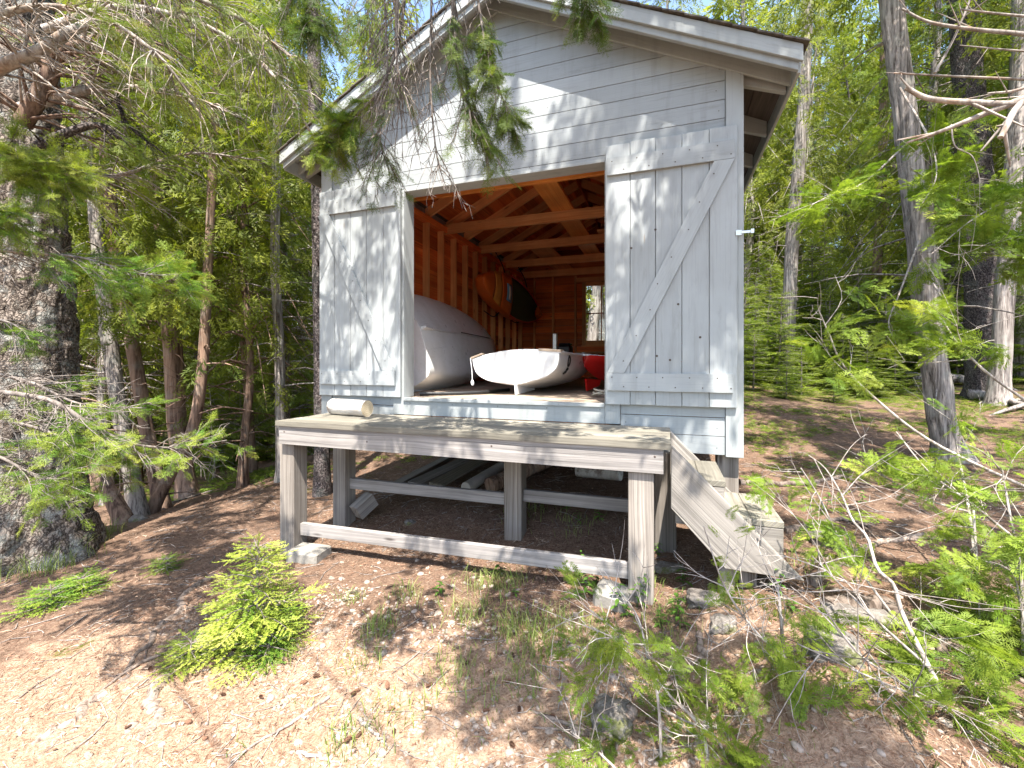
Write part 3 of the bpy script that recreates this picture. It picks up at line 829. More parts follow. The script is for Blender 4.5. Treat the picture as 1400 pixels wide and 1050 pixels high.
# steps down to the right
steps = empty('wooden_steps', (.3, 3.0, .3), 'weathered grey wooden steps with plank sides going down from the deck end', 'steps')
for y0 in (2.715, 3.285):
    m = MB(); m.prism([(.030, y0, .968), (.030, y0, .60), (.315, y0, .292), (.70, y0, .285)], (0, .042, 0), (.70, 0, -.70)); D(m, 'stringer', M['stepwood'], steps, .004)
for (x0, x1, zt) in ((.05, .325, .775), (.30, .615, .575)):
    m = MB(); m.box(x0, (x0 + x1) / 2 - .001, 2.760, 3.282, zt - .038, zt, (0, 1, 0)); m.box((x0 + x1) / 2 + .001, x1, 2.760, 3.282, zt - .038, zt, (0, 1, 0)); D(m, 'tread', M['deckwood'], steps, .004)
for (x0, x1, z0, z1) in ((.055, .318, .50, .735), (.322, .612, .33, .535)):
    m = MB(); m.box(x0, x1, 2.7615, 2.780, z0, z1, (1, 0, 0)); D(m, 'step_end', M['stepwood'], steps, .003)
for (x, z0, z1) in ((.285, .578, .735), (.575, .36, .535)):
    m = MB(); m.box(x, x + .02, 2.782, 3.28, z0, z1); D(m, 'riser', M['stepwood'], steps, .003)
n_ = NM(); tube(n_, [(.335, 2.80, hz(.335, 2.8) - .08), (.335, 2.80, .33)], .042, 14); o = n_.build('stub_post', M['postwood']); under(o, steps)
m = MB(); m.box(.40, .49, 2.80, 2.84, hz(.45, 2.8) - .08, .36); D(m, 'stub_post', M['postwood'], steps)

# ------------------------------------------------------------------ boats
def hull_mesh(L, B, depth, prof, kind='dinghy', rock=.05, ns=40, nt=22, sheer=.10, crown=.0):
    s = np.linspace(0, 1, ns)
    if kind == 'dinghy':
        b = B * np.clip(1 - s ** 2.7, 0, 1) ** .72 * (.84 + .16 * np.sin(np.clip(s * 2.2, 0, math.pi / 2))); b[-1] = .004
        zk = rock * (s - .4) ** 2 * 2 + depth * .78 * np.clip((s - .72) / .28, 0, 1) ** 2.6
    else:
        b = B * np.sin(math.pi * np.clip(s, .0, 1)) ** .62; b[0] = b[-1] = .004
        zk = rock * 4 * (s - .5) ** 2 + depth * .55 * (np.clip((s - .8) / .2, 0, 1) ** 2 + np.clip((.2 - s) / .2, 0, 1) ** 2)
    zsn = depth + sheer * (s - .35) ** 2 * 2
    P = smooth_path(prof, nt)
    rows = []
    for sg in (1, -1):
        rows.append(np.stack([np.repeat((s * L)[:, None], nt, 1), sg * b[:, None] * P[None, :, 0], zk[:, None] + (zsn - zk)[:, None] * P[None, :, 1]], -1))
    V = np.concatenate([rows[1][:, ::-1], rows[0][:, 1:]], 1)          # port gunwale .. keel .. starboard gunwale
    n2 = V.shape[1]
    i = np.arange(ns - 1)[:, None] * n2; j = np.arange(n2 - 1)[None, :]
    F = np.stack([i + j, i + n2 + j, i + n2 + j + 1, i + j + 1], -1).reshape(-1, 4)
    return V, V.reshape(-1, 3), F
def place(o, root): o.parent = root; return o
def make_boat(name, label, L, B, depth, prof, mat, kind='dinghy', crown=.05, thick=.014, group=None, **kw):
    root = empty(name, (0, 0, 0), label, 'boat', group)
    V, VV, F = hull_mesh(L, B, depth, prof, kind, **kw)
    nm = NM(); nm.add(VV, F); h = nm.build('hull', mat, root)
    md = h.modifiers.new('thickness', 'SOLIDIFY'); md.thickness = thick; md.offset = -1 if False else 1
    md2 = h.modifiers.new('smooth', 'SUBSURF'); md2.levels = 1; md2.render_levels = 1
    return root, V
def transom(V, mat, root, crown):
    st = V[0]; n = len(st)
    top = [(-.012, y, z) for y, z in []]
    arc = np.linspace(st[-1][1], st[0][1], 15)[1:-1]; half = abs(st[0][1])
    pts = [(p[0] - .004, p[1], p[2]) for p in st] + [(-.004, y, st[0][2] + crown * (1 - (y / half) ** 2)) for y in arc]
    m = MB(); m.prism(pts, (.022, 0, 0), (0, 1, 0)); return m.build('transom', mat, root, .003)
def gunwale(V, mat, root, r=.014):
    for k in (0, -1):
        nm = NM(); tube(nm, smooth_path(V[::4, k], 40), r, 8); nm.build('gunwale', mat, root)

round_prof = [(0, 0), (.33, .085), (.66, .205), (.89, .43), (.975, .70), (1, 1)]
root, V = make_boat('rowing_dinghy', 'white rowing dinghy sitting upright on the shed floor with its flat stern facing out', 2.35, .545, .335, round_prof, M['gelgrey'], sheer=.12, rock=.24)
transom(V, M['gelcoat'], root, .055); gunwale(V, M['gelgrey'], root)
m = MB(); m.prism([(-.02, -.012, .11), (.50, -.012, .03), (.50, -.012, .0), (-.02, -.012, -.02)], (0, .024, 0), (1, 0, 0)); m.build('skeg', M['gelcoat'], root, .003)
m = MB(); m.prism([(-.012, V[0][0][1] - .015, V[0][0][2] + .018), (-.012, V[0][0][1] + .20, V[0][0][2] + .047), (-.012, V[0][0][1] + .20, V[0][0][2] + .025), (-.012, V[0][0][1] - .015, V[0][0][2] - .006)], (.12, 0, 0), (0, 1, 0)); m.build('corner_knee', M['floorwood'], root, .002)
m = MB(); m.prism([(-.012, V[0][-1][1] + .015, V[0][0][2] + .016), (-.012, V[0][-1][1] - .115, V[0][0][2] + .050), (-.012, V[0][-1][1] - .115, V[0][0][2] + .032), (-.012, V[0][-1][1] + .015, V[0][0][2] - .004)], (.12, 0, 0), (0, 1, 0)); m.build('corner_knee', M['floorwood'], root, .002)
nm = NM(); y_ = V[0][-1][1] + .012
tube(nm, smooth_path([(-.02, y_, .37), (-.022, y_ - .01, .25), (-.022, y_ - .008, .15)], 8), .004, 6); tube(nm, [(-.022, y_ - .008, .15), (-.022, y_ - .008, .135), (-.022, y_ - .008, .11), (-.022, y_ - .008, .095)], [.008, .016, .018, .008], 8)
nm.build('painter_cord', M['white'], root)
# dark numerals on the quarter: an oval and an 8
i8 = 4; base = V[i8]; nm = NM()
def on_side(i, zf):
    c = V[i][len(V[i]) // 2:, :]; zz = c[:, 2]; k = int(np.argmin(abs(zz - zf))); return c[k] + np.array([0, -0.001, 0]) if False else c[k]
def ring(i, zc, rx, rz, r):
    P = []
    for a in np.linspace(0, 2 * math.pi, 22):
        zz = zc + rz * math.sin(a); q = V[i][len(V[i]) // 2:]
        y = np.interp(zz, q[:, 2], q[:, 1]); P.append((V[i][0][0] + rx * math.cos(a), -(y + .014), zz))
    tube(nm, P, r, 6)
ring(i8, .275, .034, .052, .007); ring(i8, .195, .020, .014, .007); ring(i8, .168, .023, .015, .007)
nm.build('hull_number', M['black'], root)
root.location = (-1.36, 4.02, OZ0 + .055)
root.rotation_euler = (math.radians(0), 0, 0)
root.matrix_world = Matrix.Translation((-1.365, 4.02, OZ0 + .022)) @ Matrix.Rotation(math.radians(87), 4, 'Z') @ Matrix.Rotation(math.radians(4.0), 4, 'X').inverted()

chine_prof = [(0, 0), (.3, .05), (.62, .115), (.84, .20), (.93, .34), (.975, .66), (1, 1)]
root, V = make_boat('sailing_dinghy', 'large white dinghy hull tipped on its side against the left wall of the shed', 3.5, .66, .42, chine_prof, M['gelgrey'], sheer=.05, nt=30)
transom(V, M['gelgrey'], root, .03); gunwale(V, M['gelcoat'], root, .016)
m = MB(); m.prism([(.02, -.016, .03), (.30, -.016, .0), (.26, -.016, -.018), (.06, -.016, -.03)], (0, .032, 0), (1, 0, 0)); m.build('skeg', M['gelcoat'], root, .005)
kz = lambda x: np.interp(x, V[:, 0, 0], V[:, len(V[0]) // 2, 2])
nm = NM(); tube(nm, [(x, .004, kz(x) - .014) for x in np.linspace(.3, 2.7, 20)], .010, 6); nm.build('keel_band', M['gelcoat'], root)
nm = NM(); tube(nm, [(x, -.016, kz(x) - .0135) for x in np.linspace(1.2, 2.5, 14)], .008, 6); nm.build('centreboard_slot', M['black'], root)
ph = math.radians(24); yw = math.radians(5.5)
R3 = Matrix(((0, math.sin(ph), -math.cos(ph)), (1, 0, 0), (0, -math.cos(ph), -math.sin(ph)))).to_4x4()
root.matrix_world = Matrix.Translation((-2.44, 4.05, 1.83)) @ Matrix.Rotation(yw, 4, 'Z') @ R3

canoe_prof = [(0, 0), (.35, .05), (.7, .18), (.92, .45), (1, 1)]
root, V = make_boat('red_dinghy', 'small red boat with a pointed end standing on the shed floor beside the right door', 2.6, .48, .27, [(0, 0), (.16, .16), (.45, .42), (.8, .7), (1, 1)], M['red'], kind='canoe', rock=.04, sheer=.2)
gunwale(V, M['white'], root, .010)
m = MB(); m.prism([(.02, -.012, .06), (.35, -.012, .04), (.30, -.012, -.03), (.05, -.012, -.075)], (0, .024, 0), (1, 0, 0)); m.build('skeg', M['red'], root, .004)
root.matrix_world = Matrix.Translation((-.83, 4.72, OZ0 + .08)) @ Matrix.Rotation(math.radians(68), 4, 'Z')
nm = NM()
for q in range(5):
    a = at(794 + q * 4, 500 - q * 2, 4.95); b = at(806 + q * 3, 494 + (q % 2) * 8, 4.9)
    tube(nm, smooth_path([a, (a + b) / 2 + Vector((0, 0, .05 * (q % 2) + .02)), b], 8), .006, 6)
tag(nm.build('rope', M['rope']), 'pale tangled rope lying over the end of the small red boat', 'rope')
nm = NM(); c = at(822, 541, 4.0); P = []
for a in np.linspace(0, 18, 90): P.append((c.x + (.07 + .01 * math.sin(a * 2.3)) * math.cos(a), c.y + .08 * math.sin(a), OZ0 + .012 + .0035 * a + .01 * math.sin(a * 1.7)))
tube(nm, P, .007, 6); tag(nm.build('rope_coil', M['rope']), 'coiled rope on the floor just inside the doorway by the right door', 'rope')
nm = NM(); tube(nm, smooth_path([(-2.2, 3.62, OZ0 + .02), (-1.95, 3.75, OZ0 + .02), (-1.72, 4.0, OZ0 + .02), (-1.62, 4.5, OZ0 + .02)], 20), .018, 8)
tag(nm.build('hose', M['black']), 'dark hose lying on the floor in front of the tipped dinghy', 'hose')
# kayak slung on its side along the left wall, cockpit outwards
root, V = make_boat('kayak', 'orange and amber kayak slung on its side high on the left inner wall', 2.75, .36, .33, canoe_prof, M['orange'], kind='canoe', rock=.05, sheer=.02)
n2 = V.shape[1]
def deckpatch(i0, i1, name, mat, lift=.02, w=1.0):
    nm = NM(); g = []
    for i in range(i0, i1 + 1):
        a, b = V[i][0], V[i][-1]
        for t_ in np.linspace(.5 - w / 2, .5 + w / 2, 7): g.append(a + (b - a) * t_ + np.array([0, 0, lift * (1 - (2 * t_ - 1) ** 2) * 2 + .004]))
    n = 7; k = i1 - i0; i = np.arange(k)[:, None] * n; j = np.arange(n - 1)[None, :]
    nm.add(g, np.stack([i + j, i + n + j, i + n + j + 1, i + j + 1], -1).reshape(-1, 4)); o = nm.build(name, mat, root)
    md = o.modifiers.new('thickness', 'SOLIDIFY'); md.thickness = .006; return o
deckpatch(0, 6, 'bow_deck', M['orange']); deckpatch(6, 10, 'bow_band', M['amber']); deckpatch(10, 16, 'fore_deck', M['orange']); deckpatch(36, 39, 'stern_deck', M['orange'])
deckpatch(12, 15, 'sticker', M['blue'], .032, .45); deckpatch(13, 14, 'sticker', M['white'], .036, .35)
deckpatch(16, 36, 'cockpit_shade', M['black'], -.03)  # black sheet across the opening stands for the shade inside the hull
nm = NM(); tube(nm, [tuple(V[i][0] + np.array([0, 0, .006])) for i in range(16, 37)], .016, 8); tube(nm, [tuple(V[i][-1] + np.array([0, 0, .006])) for i in range(16, 37)], .016, 8); nm.build('cockpit_rim', M['red'], root)
Rk = Matrix(((0, 0, 1), (1, 0, 0), (0, 1, 0))).to_4x4()
root.matrix_world = Matrix.Translation((-2.93, 6.05, 2.73)) @ Matrix.Rotation(math.radians(-6), 4, 'X') @ Matrix.Rotation(math.radians(-3), 4, 'Z') @ Rk
for y in (6.98, 8.2):
    nm = NM(); tube(nm, smooth_path([(-2.78, y, 3.40), (-2.60, y, 3.05), (-2.55, y, 2.6), (-2.75, y, 2.25), (-2.97, y, 2.35)], 20), .009, 6)
    tag(nm.build('sling', M['black']), 'black sling holding up the %s half of the orange kayak' % ('near' if y < 7.5 else 'far'), 'sling', 'slings under the kayak')
# motor-like thing behind the dinghy
mt = empty('outboard_motor', (-1.42, 7.2, OZ0), 'black boxy motor with a grey upright standing behind the white rowing dinghy', 'motor')
m = MB(); c = at(773, 482, 6.9); mt.location = (c.x, c.y, OZ0)
m.box(-.10, .10, -.14, .14, .36, .58); m.box(-.09, .09, -.12, .12, .581, .62); m.build('cowling', M['black'], mt, .03)
m = MB(); m.box(-.20, -.13, -.04, .04, .30, .78); m.build('upright', M['steel'], mt, .01)
m = MB(); m.box(-.05, .05, -.06, .06, 0, .358); m.build('leg', M['black'], mt, .012)
# birch log on the deck
lg = empty('birch_log', (-2.86, 3.22, .98 + .072), 'short birch log with white bark lying on the left end of the deck', 'log')
nm = NM(); tube(nm, [(0, 0, z) for z in np.linspace(0, .42, 24)], .072, 28, wob=.06, seed=3, cap=False); nm.build('bark', M['birch'], lg)
for z in (.002, .418):
    nm = NM(); a = np.linspace(0, 2 * math.pi, 29)[:-1]; nm.add(np.r_[[(0, 0, z)], np.stack([.0715 * np.cos(a), .0715 * np.sin(a), 0 * a + z], 1)], np.array([[0, 1 + i, 1 + (i + 1) % 28] for i in range(28)])); nm.build('end_grain', M['endgrain'], lg, False)
lg.rotation_euler = (0, math.radians(90), math.radians(-7))
# ------------------------------------------------------------------ foliage templates (unit length along x)
def lozenges(items):
    """items: (start xy z, direction, length, width, up) -> quads"""
    V, F = [], []
    for (a, d, l, w, u) in items:
        a = np.array(a, float); d = np.array(d, float); d /= np.linalg.norm(d); p = np.cross(u, d); p /= np.linalg.norm(p) + 1e-9
        k = len(V)
        V += [a, a + d * l * .55 + p * w / 2, a + d * l, a + d * l * .55 - p * w / 2]
        F.append([k, k + 1, k + 2, k + 3])
    return np.array(V), np.array(F)

def spray_far(seed, n=6, wid=.085, curl=.25):
    r = np.random.default_rng(seed); it = []; up = np.array([0, 0, 1.0])
    P = lambda t: np.array([t, .06 * math.sin(t * 4 + seed), -curl * t * t])
    it.append((P(.55), (1, 0, -curl), .45, wid * .8, up))
    for i in range(n):
        t = .08 + .84 * i / n
        for sg in (1, -1):
            a = math.radians(r.uniform(35, 62)) * sg; l = (.50 - .30 * t) * r.uniform(.75, 1.2)
            u = up + r.normal(0, .45, 3)
            it.append((P(t), (math.cos(a), math.sin(a), -curl * .9 * r.uniform(.2, 1.6)), l, wid * r.uniform(.7, 1.25), u))
    return lozenges(it)

def spray_mid(seed, n=6, wid=.05, curl=.25):
    r = np.random.default_rng(seed); it = []; up = np.array([0, 0, 1.0])
    P = lambda t: np.array([t, .06 * math.sin(t * 4 + seed), -curl * t * t])
    for i in range(n):
        t = .06 + .86 * i / n
        for sg in (1, -1):
            a = math.radians(r.uniform(35, 60)) * sg; l = (.46 - .28 * t) * r.uniform(.75, 1.2); u = up + r.normal(0, .4, 3)
            d = np.array([math.cos(a), math.sin(a), -curl * .9 * r.uniform(0, 1.5)])
            it.append((P(t), d, l, wid, u))
            for k in range(2):
                a2 = a + r.uniform(.5, .85) * (1 if k else -1); it.append((P(t) + d * l * (.3 + .25 * k), (math.cos(a2), math.sin(a2), -curl * r.uniform(-.3, 1.2)), l * .5, wid * .9, u))
    it.append((P(.85), (1, 0, -curl), .25, wid, up))
    return lozenges(it)

def spray_near(seed, n=8, wid=.031, curl=.18):
    """flat cedar spray: main vein, side veins, little scaly tips"""
    r = np.random.default_rng(seed); it = []; up = np.array([0, 0, 1.0])
    P = lambda t: np.array([t, .05 * math.sin(t * 5 + seed), -curl * t * t])
    for i in range(4): it.append((P(i / 4), P((i + 1) / 4) - P(i / 4), .30, wid * .7, up))
    for i in range(n):
        t = .06 + .88 * i / n
        sg = 1 if i % 2 else -1
        for sg in (1, -1):
            if r.random() < .12: continue
            a = math.radians(r.uniform(38, 56)) * sg; l = (.46 - .34 * t) * r.uniform(.8, 1.15)
            d = np.array([math.cos(a), math.sin(a), -curl * r.uniform(0, 1.0)]); u = up + r.normal(0, .25, 3)
            it.append((P(t), d, l, wid, u))
            m = 3 if l > .22 else 2
            for k in range(m):
                q = P(t) + d * l * (.25 + .6 * k / m)
                for s2 in (1, -1):
                    a2 = a + s2 * math.radians(r.uniform(32, 48)); l2 = l * (.5 - .28 * k / m) * r.uniform(.8, 1.2)
                    it.append((q, (math.cos(a2), math.sin(a2), -curl * r.uniform(-.2, 1)), l2, wid * .85, u))
    return lozenges(it)

def twig_needles(seed, n=46, nl=.16, wid=.016, flat=.5, side=3):
    """needled twig with a few side twigs; flat<1 presses the needles into a comb"""
    r = np.random.default_rng(seed); it = []
    axes = [((0, 0, 0), (1, 0, -.05), 1.0)]
    for k in range(side):
        t = .2 + .6 * k / max(side, 1)
        for sg in (1, -1): axes.append(((t, 0, 0), (math.cos(.85), sg * math.sin(.85), r.uniform(-.15, .05)), .62 * (1 - t * .75)))
    for (o, d, L) in axes:
        o = np.array(o); d = np.array(d); d /= np.linalg.norm(d); y = np.cross((0, 0, 1), d); y /= np.linalg.norm(y); z = np.cross(d, y)
        it.append((o, d, L, .018, z))
        m = max(6, int(n * L))
        for i in range(m):
            t = (i + r.random()) / m; a = r.uniform(0, 2 * math.pi)
            side_ = y * math.cos(a) + z * math.sin(a) * flat
            it.append((o + d * L * t, d * .75 + side_, nl * r.uniform(.75, 1.1) * (1 - .35 * t), wid, np.cross(d, side_) + z * .3))
    return lozenges(it)

T_FAR = [spray_mid(s) for s in range(4)]
T_FARW = [spray_far(10 + s, 5, .12, .35) for s in range(3)]
T_NEAR = [spray_near(s) for s in range(4)]
T_TWIG = [twig_needles(s) for s in range(3)]
T_TWIGM = [twig_needles(20 + s, 24, .17, .026, .6, 3) for s in range(3)]
T_FIR = [twig_needles(40 + s, 44, .17, .042, .25, 0) for s in range(3)]

def put(nm, T, r, pos, dirs, size, tint, rollsd=.5, mi=0, up=(0, 0, 1)):
    pos = np.asarray(pos, float); dirs = np.asarray(dirs, float)
    k = len(pos)
    if k == 0: return
    X, Y_, Z = frames(dirs, r.normal(0, rollsd, k), up)
    which = r.integers(0, len(T), k)
    size = np.broadcast_to(size, (k,)); tint = np.broadcast_to(tint, (k,))
    for w in range(len(T)):
        s = which == w
        if s.any(): scatter(nm, T[w][0], T[w][1], pos[s], X[s], Y_[s], Z[s], size[s], tint[s], mi)

# ------------------------------------------------------------------ forest conifers: shared kinds, each tree its own thing
def conifer_kind(seed, H, r0, z0, R, nlimb, nspray, size, T, droop, bk, lf, dead=24, shape=1.0, roll=.7, lean=.0):
    r = np.random.default_rng(seed)
    tr = NM()
    zz = np.linspace(-.35, H, 26)
    wx = fbm(zz * .25, zz * 0 + seed, 0, seed, 3) * (.5 + lean); wy = fbm(zz * .25, zz * 0 + seed + 9, 0, seed + 4, 3) * (.5 + lean)
    axis_ = np.stack([wx - wx[1], wy - wy[1], zz], 1)
    rad = r0 * (1 - .93 * np.clip(zz / H, 0, 1)) * (1 + .55 * np.exp(-np.clip(zz + .1, 0, 9) * 3.0))
    tube(tr, axis_, rad, 12, wob=.22, seed=seed)
    A = lambda z: np.array([np.interp(z, zz, axis_[:, 0]), np.interp(z, zz, axis_[:, 1]), z])
    for i in range(dead):                                   # bare dead limbs under the crown
        z = r.uniform(.5, z0 + (H - z0) * .5); a = r.uniform(0, 6.28); l = r.uniform(.4, 1.5)
        d = np.array([math.cos(a), math.sin(a), r.uniform(-.35, .25)])
        b = A(z); tube(tr, smooth_path([b, b + d * l * .5 + (0, 0, .03), b + d * l + (0, 0, -.12 * l)], 5), np.linspace(.016, .004, 5), 4, cap=False)
        for q in range(3):
            t = r.uniform(.3, .9); dd = d + r.normal(0, .5, 3); tube(tr, [b + d * l * t, b + d * l * t + dd * l * .3], [.005, .002], 3, cap=False)
    cr = NM(); P, D, T_ = [], [], []
    per = nspray // nlimb
    for i in range(nlimb):
        f = (i + r.random()) / nlimb; z = z0 + (H - z0 - .2) * f
        prof = (1 - f) ** shape * (.75 + .25 * min(1, f * 6)); l = R * prof * r.uniform(.55, 1.2) + .25
        a = i * 2.4 + r.uniform(-.6, .6)
        d = np.array([math.cos(a), math.sin(a), 0])
        b = A(z); rise = r.uniform(-.1, .35) * l
        path = smooth_path([b, b + d * l * .45 + (0, 0, rise * .6), b + d * l + (0, 0, rise - droop * l * r.uniform(.5, 1.3))], 7)
        tube(tr, path, np.linspace(.012 + .014 * (1 - f), .003, 7), 4, cap=False)
        m = max(4, int(per * (.5 + prof)))
        t = r.uniform(.22, 1.0, m) ** .8
        pp = np.stack([np.interp(t * 6, np.arange(7), path[:, c]) for c in range(3)], 1)
        side = r.normal(0, 1, m); tang = path[-1] - path[0]; tang /= np.linalg.norm(tang)
        lat = np.cross(tang, (0, 0, 1)); sp = .26 * l
        pp = pp + lat * (side * sp * (1 - t * .6))[:, None] + r.normal(0, .07, (m, 3)) - np.array([0, 0, 1]) * (np.abs(side) * sp * .25)[:, None]
        dd = tang + lat * (side * .9)[:, None] + r.normal(0, .35, (m, 3)) - np.array([0, 0, droop * .9])
        P.append(pp); D.append(dd); T_.append(np.clip(r.normal(.42 + .2 * f, .2, m), 0, 1))
    P = np.concatenate(P); D = np.concatenate(D); T_ = np.concatenate(T_)
    put(cr, T, r, P, D, size * r.uniform(.7, 1.3, len(P)), T_, roll)
    return tr.mesh('trunk', bk), cr.mesh('crown', lf)

KIND = {}
def kind(k):
    if k not in KIND:
        KIND[k] = {
            'c1': lambda: conifer_kind(1, 10.5, .085, 1.5, 1.35, 90, 950, .30, T_FAR, .55, M['cedar_bark'], M['leaf_cedar'], 30),
            'c2': lambda: conifer_kind(2, 9.0, .070, 1.9, 1.25, 75, 820, .28, T_FAR, .75, M['red_bark'], M['leaf_cedar'], 34, .9),
            'c3': lambda: conifer_kind(3, 12.0, .11, 2.6, 1.6, 95, 1050, .33, T_FAR, .65, M['cedar_bark'], M['leaf_cedar'], 34, .8),
            's1': lambda: conifer_kind(4, 11.5, .11, 1.8, 1.7, 90, 900, .36, T_TWIGM, .45, M['dark_bark'], M['leaf_spruce'], 34, 1.0, .3),
            's2': lambda: conifer_kind(5, 9.5, .08, 1.2, 1.3, 80, 780, .34, T_TWIGM, .55, M['spruce_bark'], M['leaf_spruce'], 30, .9, .3),
            'd1': lambda: conifer_kind(6, 8.0, .055, 3.6, .9, 40, 420, .32, T_FAR, .6, M['red_bark'], M['leaf_cedar'], 46, .8),
            'y1': lambda: conifer_kind(7, 4.6, .04, .35, 1.0, 70, 900, .24, T_FAR, .35, M['cedar_bark'], M['leaf_under'], 6, .8),
        }[k]()
    return KIND[k]

def tree(k, x, y, s, rz, name, label, cat, group=None, tilt=(0, 0)):
    t, c = kind(k)
    e = empty(name, (x, y, hz(x, y) - .03), label, cat, group)
    e.rotation_euler = (tilt[0], tilt[1], rz); e.scale = (s, s, s)
    link(bpy.data.objects.new('trunk', t), e); link(bpy.data.objects.new('crown', c), e)
    return e

def uv2xy(px, v):
    p = at(px, 496, v); return p.x, p.y

forest = []
sunny = True
def clear(x, y, d):
    if XL - 1.2 < x < XR + 1.0 and y < YB + 1.4: return False
    if -3.3 < x < 3.2 and y < 3.6: return False
    v_ = -SY * x + CY * y; px_ = 700 + 598 * (CY * x + SY * y) / v_
    if sunny and 1000 < px_ < 1270 and v_ < 15.5: return False
    return all((x - a) ** 2 + (y - b) ** 2 > d * d for a, b in forest)

rf = random.Random(21)
def fill(n, p0, p1, v0, v1, kinds, label, cat, group, d=.8, s=(.8, 1.25), name='conifer'):
    c = 0; tries = 0
    while c < n and tries < 4000:
        tries += 1
        px = rf.uniform(p0, p1); v = v0 + (v1 - v0) * rf.random() ** .85
        x, y = uv2xy(px, v)
        if not clear(x, y, d): continue
        forest.append((x, y)); c += 1
        tree(rf.choice(kinds), x, y, rf.uniform(*s) * (.58 + .045 * min(v, 16) if name == 'conifer' else 1), rf.uniform(0, 6.28), name, label, cat, group, (rf.uniform(-.06, .06), rf.uniform(-.06, .06)))

# single trees that can be told apart: trunk drawn through its own points, crown of a shared kind on top
def own_tree(pts, v, r0, r1, bk, label, name='cedar_tree', crown=None, cz=.0, cs=1.0, cat='tree', group=None, sides=22, wob=.22, dead=10, seed=1, flare=.45, vend=None):
    P = [at(px, py, v if vend is None else v + (vend - v) * i / (len(pts) - 1)) for i, (px, py) in enumerate(pts)]
    gx, gy = P[0].x, P[0].y; gz = hz(gx, gy)
    P[0] = Vector((gx, gy, gz))
    root = empty(name, P[0], label, cat, group)
    forest.append((gx, gy))
    top = P[-1] + (P[-1] - P[-2]).normalized() * 2.5 + Vector((0, 0, 1.2))
    Q = smooth_path([tuple(P[0] - Vector((0, 0, .25)) - P[0])] + [tuple(p - P[0]) for p in P] + [tuple(top - P[0])], 60)
    h = Q[:, 2]
    rad = np.interp(h, [h[0], h[-1]], [r0, r1]) * (1 + flare * np.exp(-np.clip(h + .02, 0, 9) * 5))
    nm = NM(); tube(nm, Q, rad, sides, wob=wob, seed=seed)
    r = np.random.default_rng(seed)
    for i in range(dead):
        k = r.integers(12, 56); a = r.uniform(0, 6.28); l = r.uniform(.3, 1.1); d = np.array([math.cos(a), math.sin(a), r.uniform(-.3, .25)])
        tube(nm, smooth_path([Q[k], Q[k] + d * l * .5 + (0, 0, .02), Q[k] + d * l - (0, 0, .1 * l)], 5), np.linspace(.013, .003, 5), 4, cap=False)
    nm.build('trunk', bk, root)
    if crown:
        c = link(bpy.data.objects.new('crown', kind(crown)[1]), root)
        c.location = (Q[40][0], Q[40][1], cz); c.scale = (cs, cs, cs); c.rotation_euler = (0, 0, seed * 1.3)
    return root, Q

own_tree([(190, 700), (168, 590), (152, 480), (140, 390), (128, 250), (118, 120)], 5.4, .085, .05, M['cedar_bark'], 'pale fibrous cedar trunk leaning left beside the big spruce', crown='c2', cz=.9, seed=2)
own_tree([(222, 690), (196, 560), (176, 440), (162, 380), (150, 260), (135, 120)], 5.9, .085, .05, M['red_bark'], 'dark leaning cedar trunk just right of the pale fibrous cedar', crown='c1', cz=1.0, seed=3)
own_tree([(258, 668), (244, 590), (238, 500), (232, 420), (222, 300), (212, 150)], 6.8, .135, .09, M['red_bark'], 'thick dark cedar with a broken knot in the clump left of the deck', crown='c3', cz=.4, seed=4)
own_tree([(385, 575), (382, 480), (376, 360), (377, 260), (380, 120)], 6.3, .068, .05, M['cedar_bark'], 'slim straight grey cedar left of the shed door corner', crown='c1', cz=1.2, seed=5, dead=22)
own_tree([(441, 575), (438, 450), (436, 330), (434, 230), (430, 110)], 5.3, .085, .07, M['dark_bark'], 'greenish grey trunk standing close against the left corner of the shed', crown='c1', cz=2.2, seed=6)
own_tree([(345, 625), (338, 520), (330, 430), (318, 330), (310, 180)], 8.0, .075, .05, M['red_bark'], 'reddish leaning cedar between the clump and the slim grey cedar', crown='c2', cz=.8, seed=7)
own_tree([(170, 705), (140, 655), (112, 600), (80, 540), (60, 470)], 5.0, .075, .045, M['red_bark'], 'low cedar stem leaning steeply left behind the big spruce', seed=8, dead=14)
own_tree([(205, 708), (232, 650), (262, 590), (275, 520), (282, 420)], 5.6, .07, .04, M['red_bark'], 'cedar stem curving right out of the clump left of the deck', crown='c2', cz=.7, seed=9)
own_tree([(1300, 655), (1285, 560), (1268, 430), (1256, 310), (1238, 160), (1219, 0)], 4.6, .112, .085, M['cedar_bark'], 'big grey cedar with stringy bark standing right of the shed', crown='c3', cz=2.2, cs=1.0, seed=10, sides=44, wob=.34, flare=.7)
own_tree([(1346, 492), (1342, 400), (1334, 280), (1326, 150), (1318, 20)], 7.6, .24, .18, M['dark_bark'], 'dark scaly spruce trunk behind the big grey cedar', 'spruce_tree', crown='s1', cz=3.0, seed=11, sides=28)
own_tree([(1366, 520), (1372, 430), (1380, 320), (1388, 200), (1394, 60)], 7.0, .125, .09, M['cedar_bark'], 'grey slanting cedar just right of the dark scaly spruce', crown='c1', cz=2.4, seed=12)
own_tree([(1398, 480), (1396, 400), (1392, 300), (1390, 180)], 9.0, .13, .10, M['cedar_bark'], 'pale trunk at the right edge behind the slanting grey cedar', crown='c3', cz=2.0, seed=13)
own_tree([(1074, 405), (1083, 330), (1090, 250), (1098, 140)], 11.5, .17, .12, M['cedar_bark'], 'pale cedar trunk behind the right side of the shed above the saplings', crown='c3', cz=2.0, seed=14)
own_tree([(1196, 440), (1200, 350), (1206, 240), (1208, 100)], 13.0, .13, .09, M['red_bark'], 'brown trunk half hidden in foliage left of the big grey cedar', crown='c2', cz=1.6, seed=15)
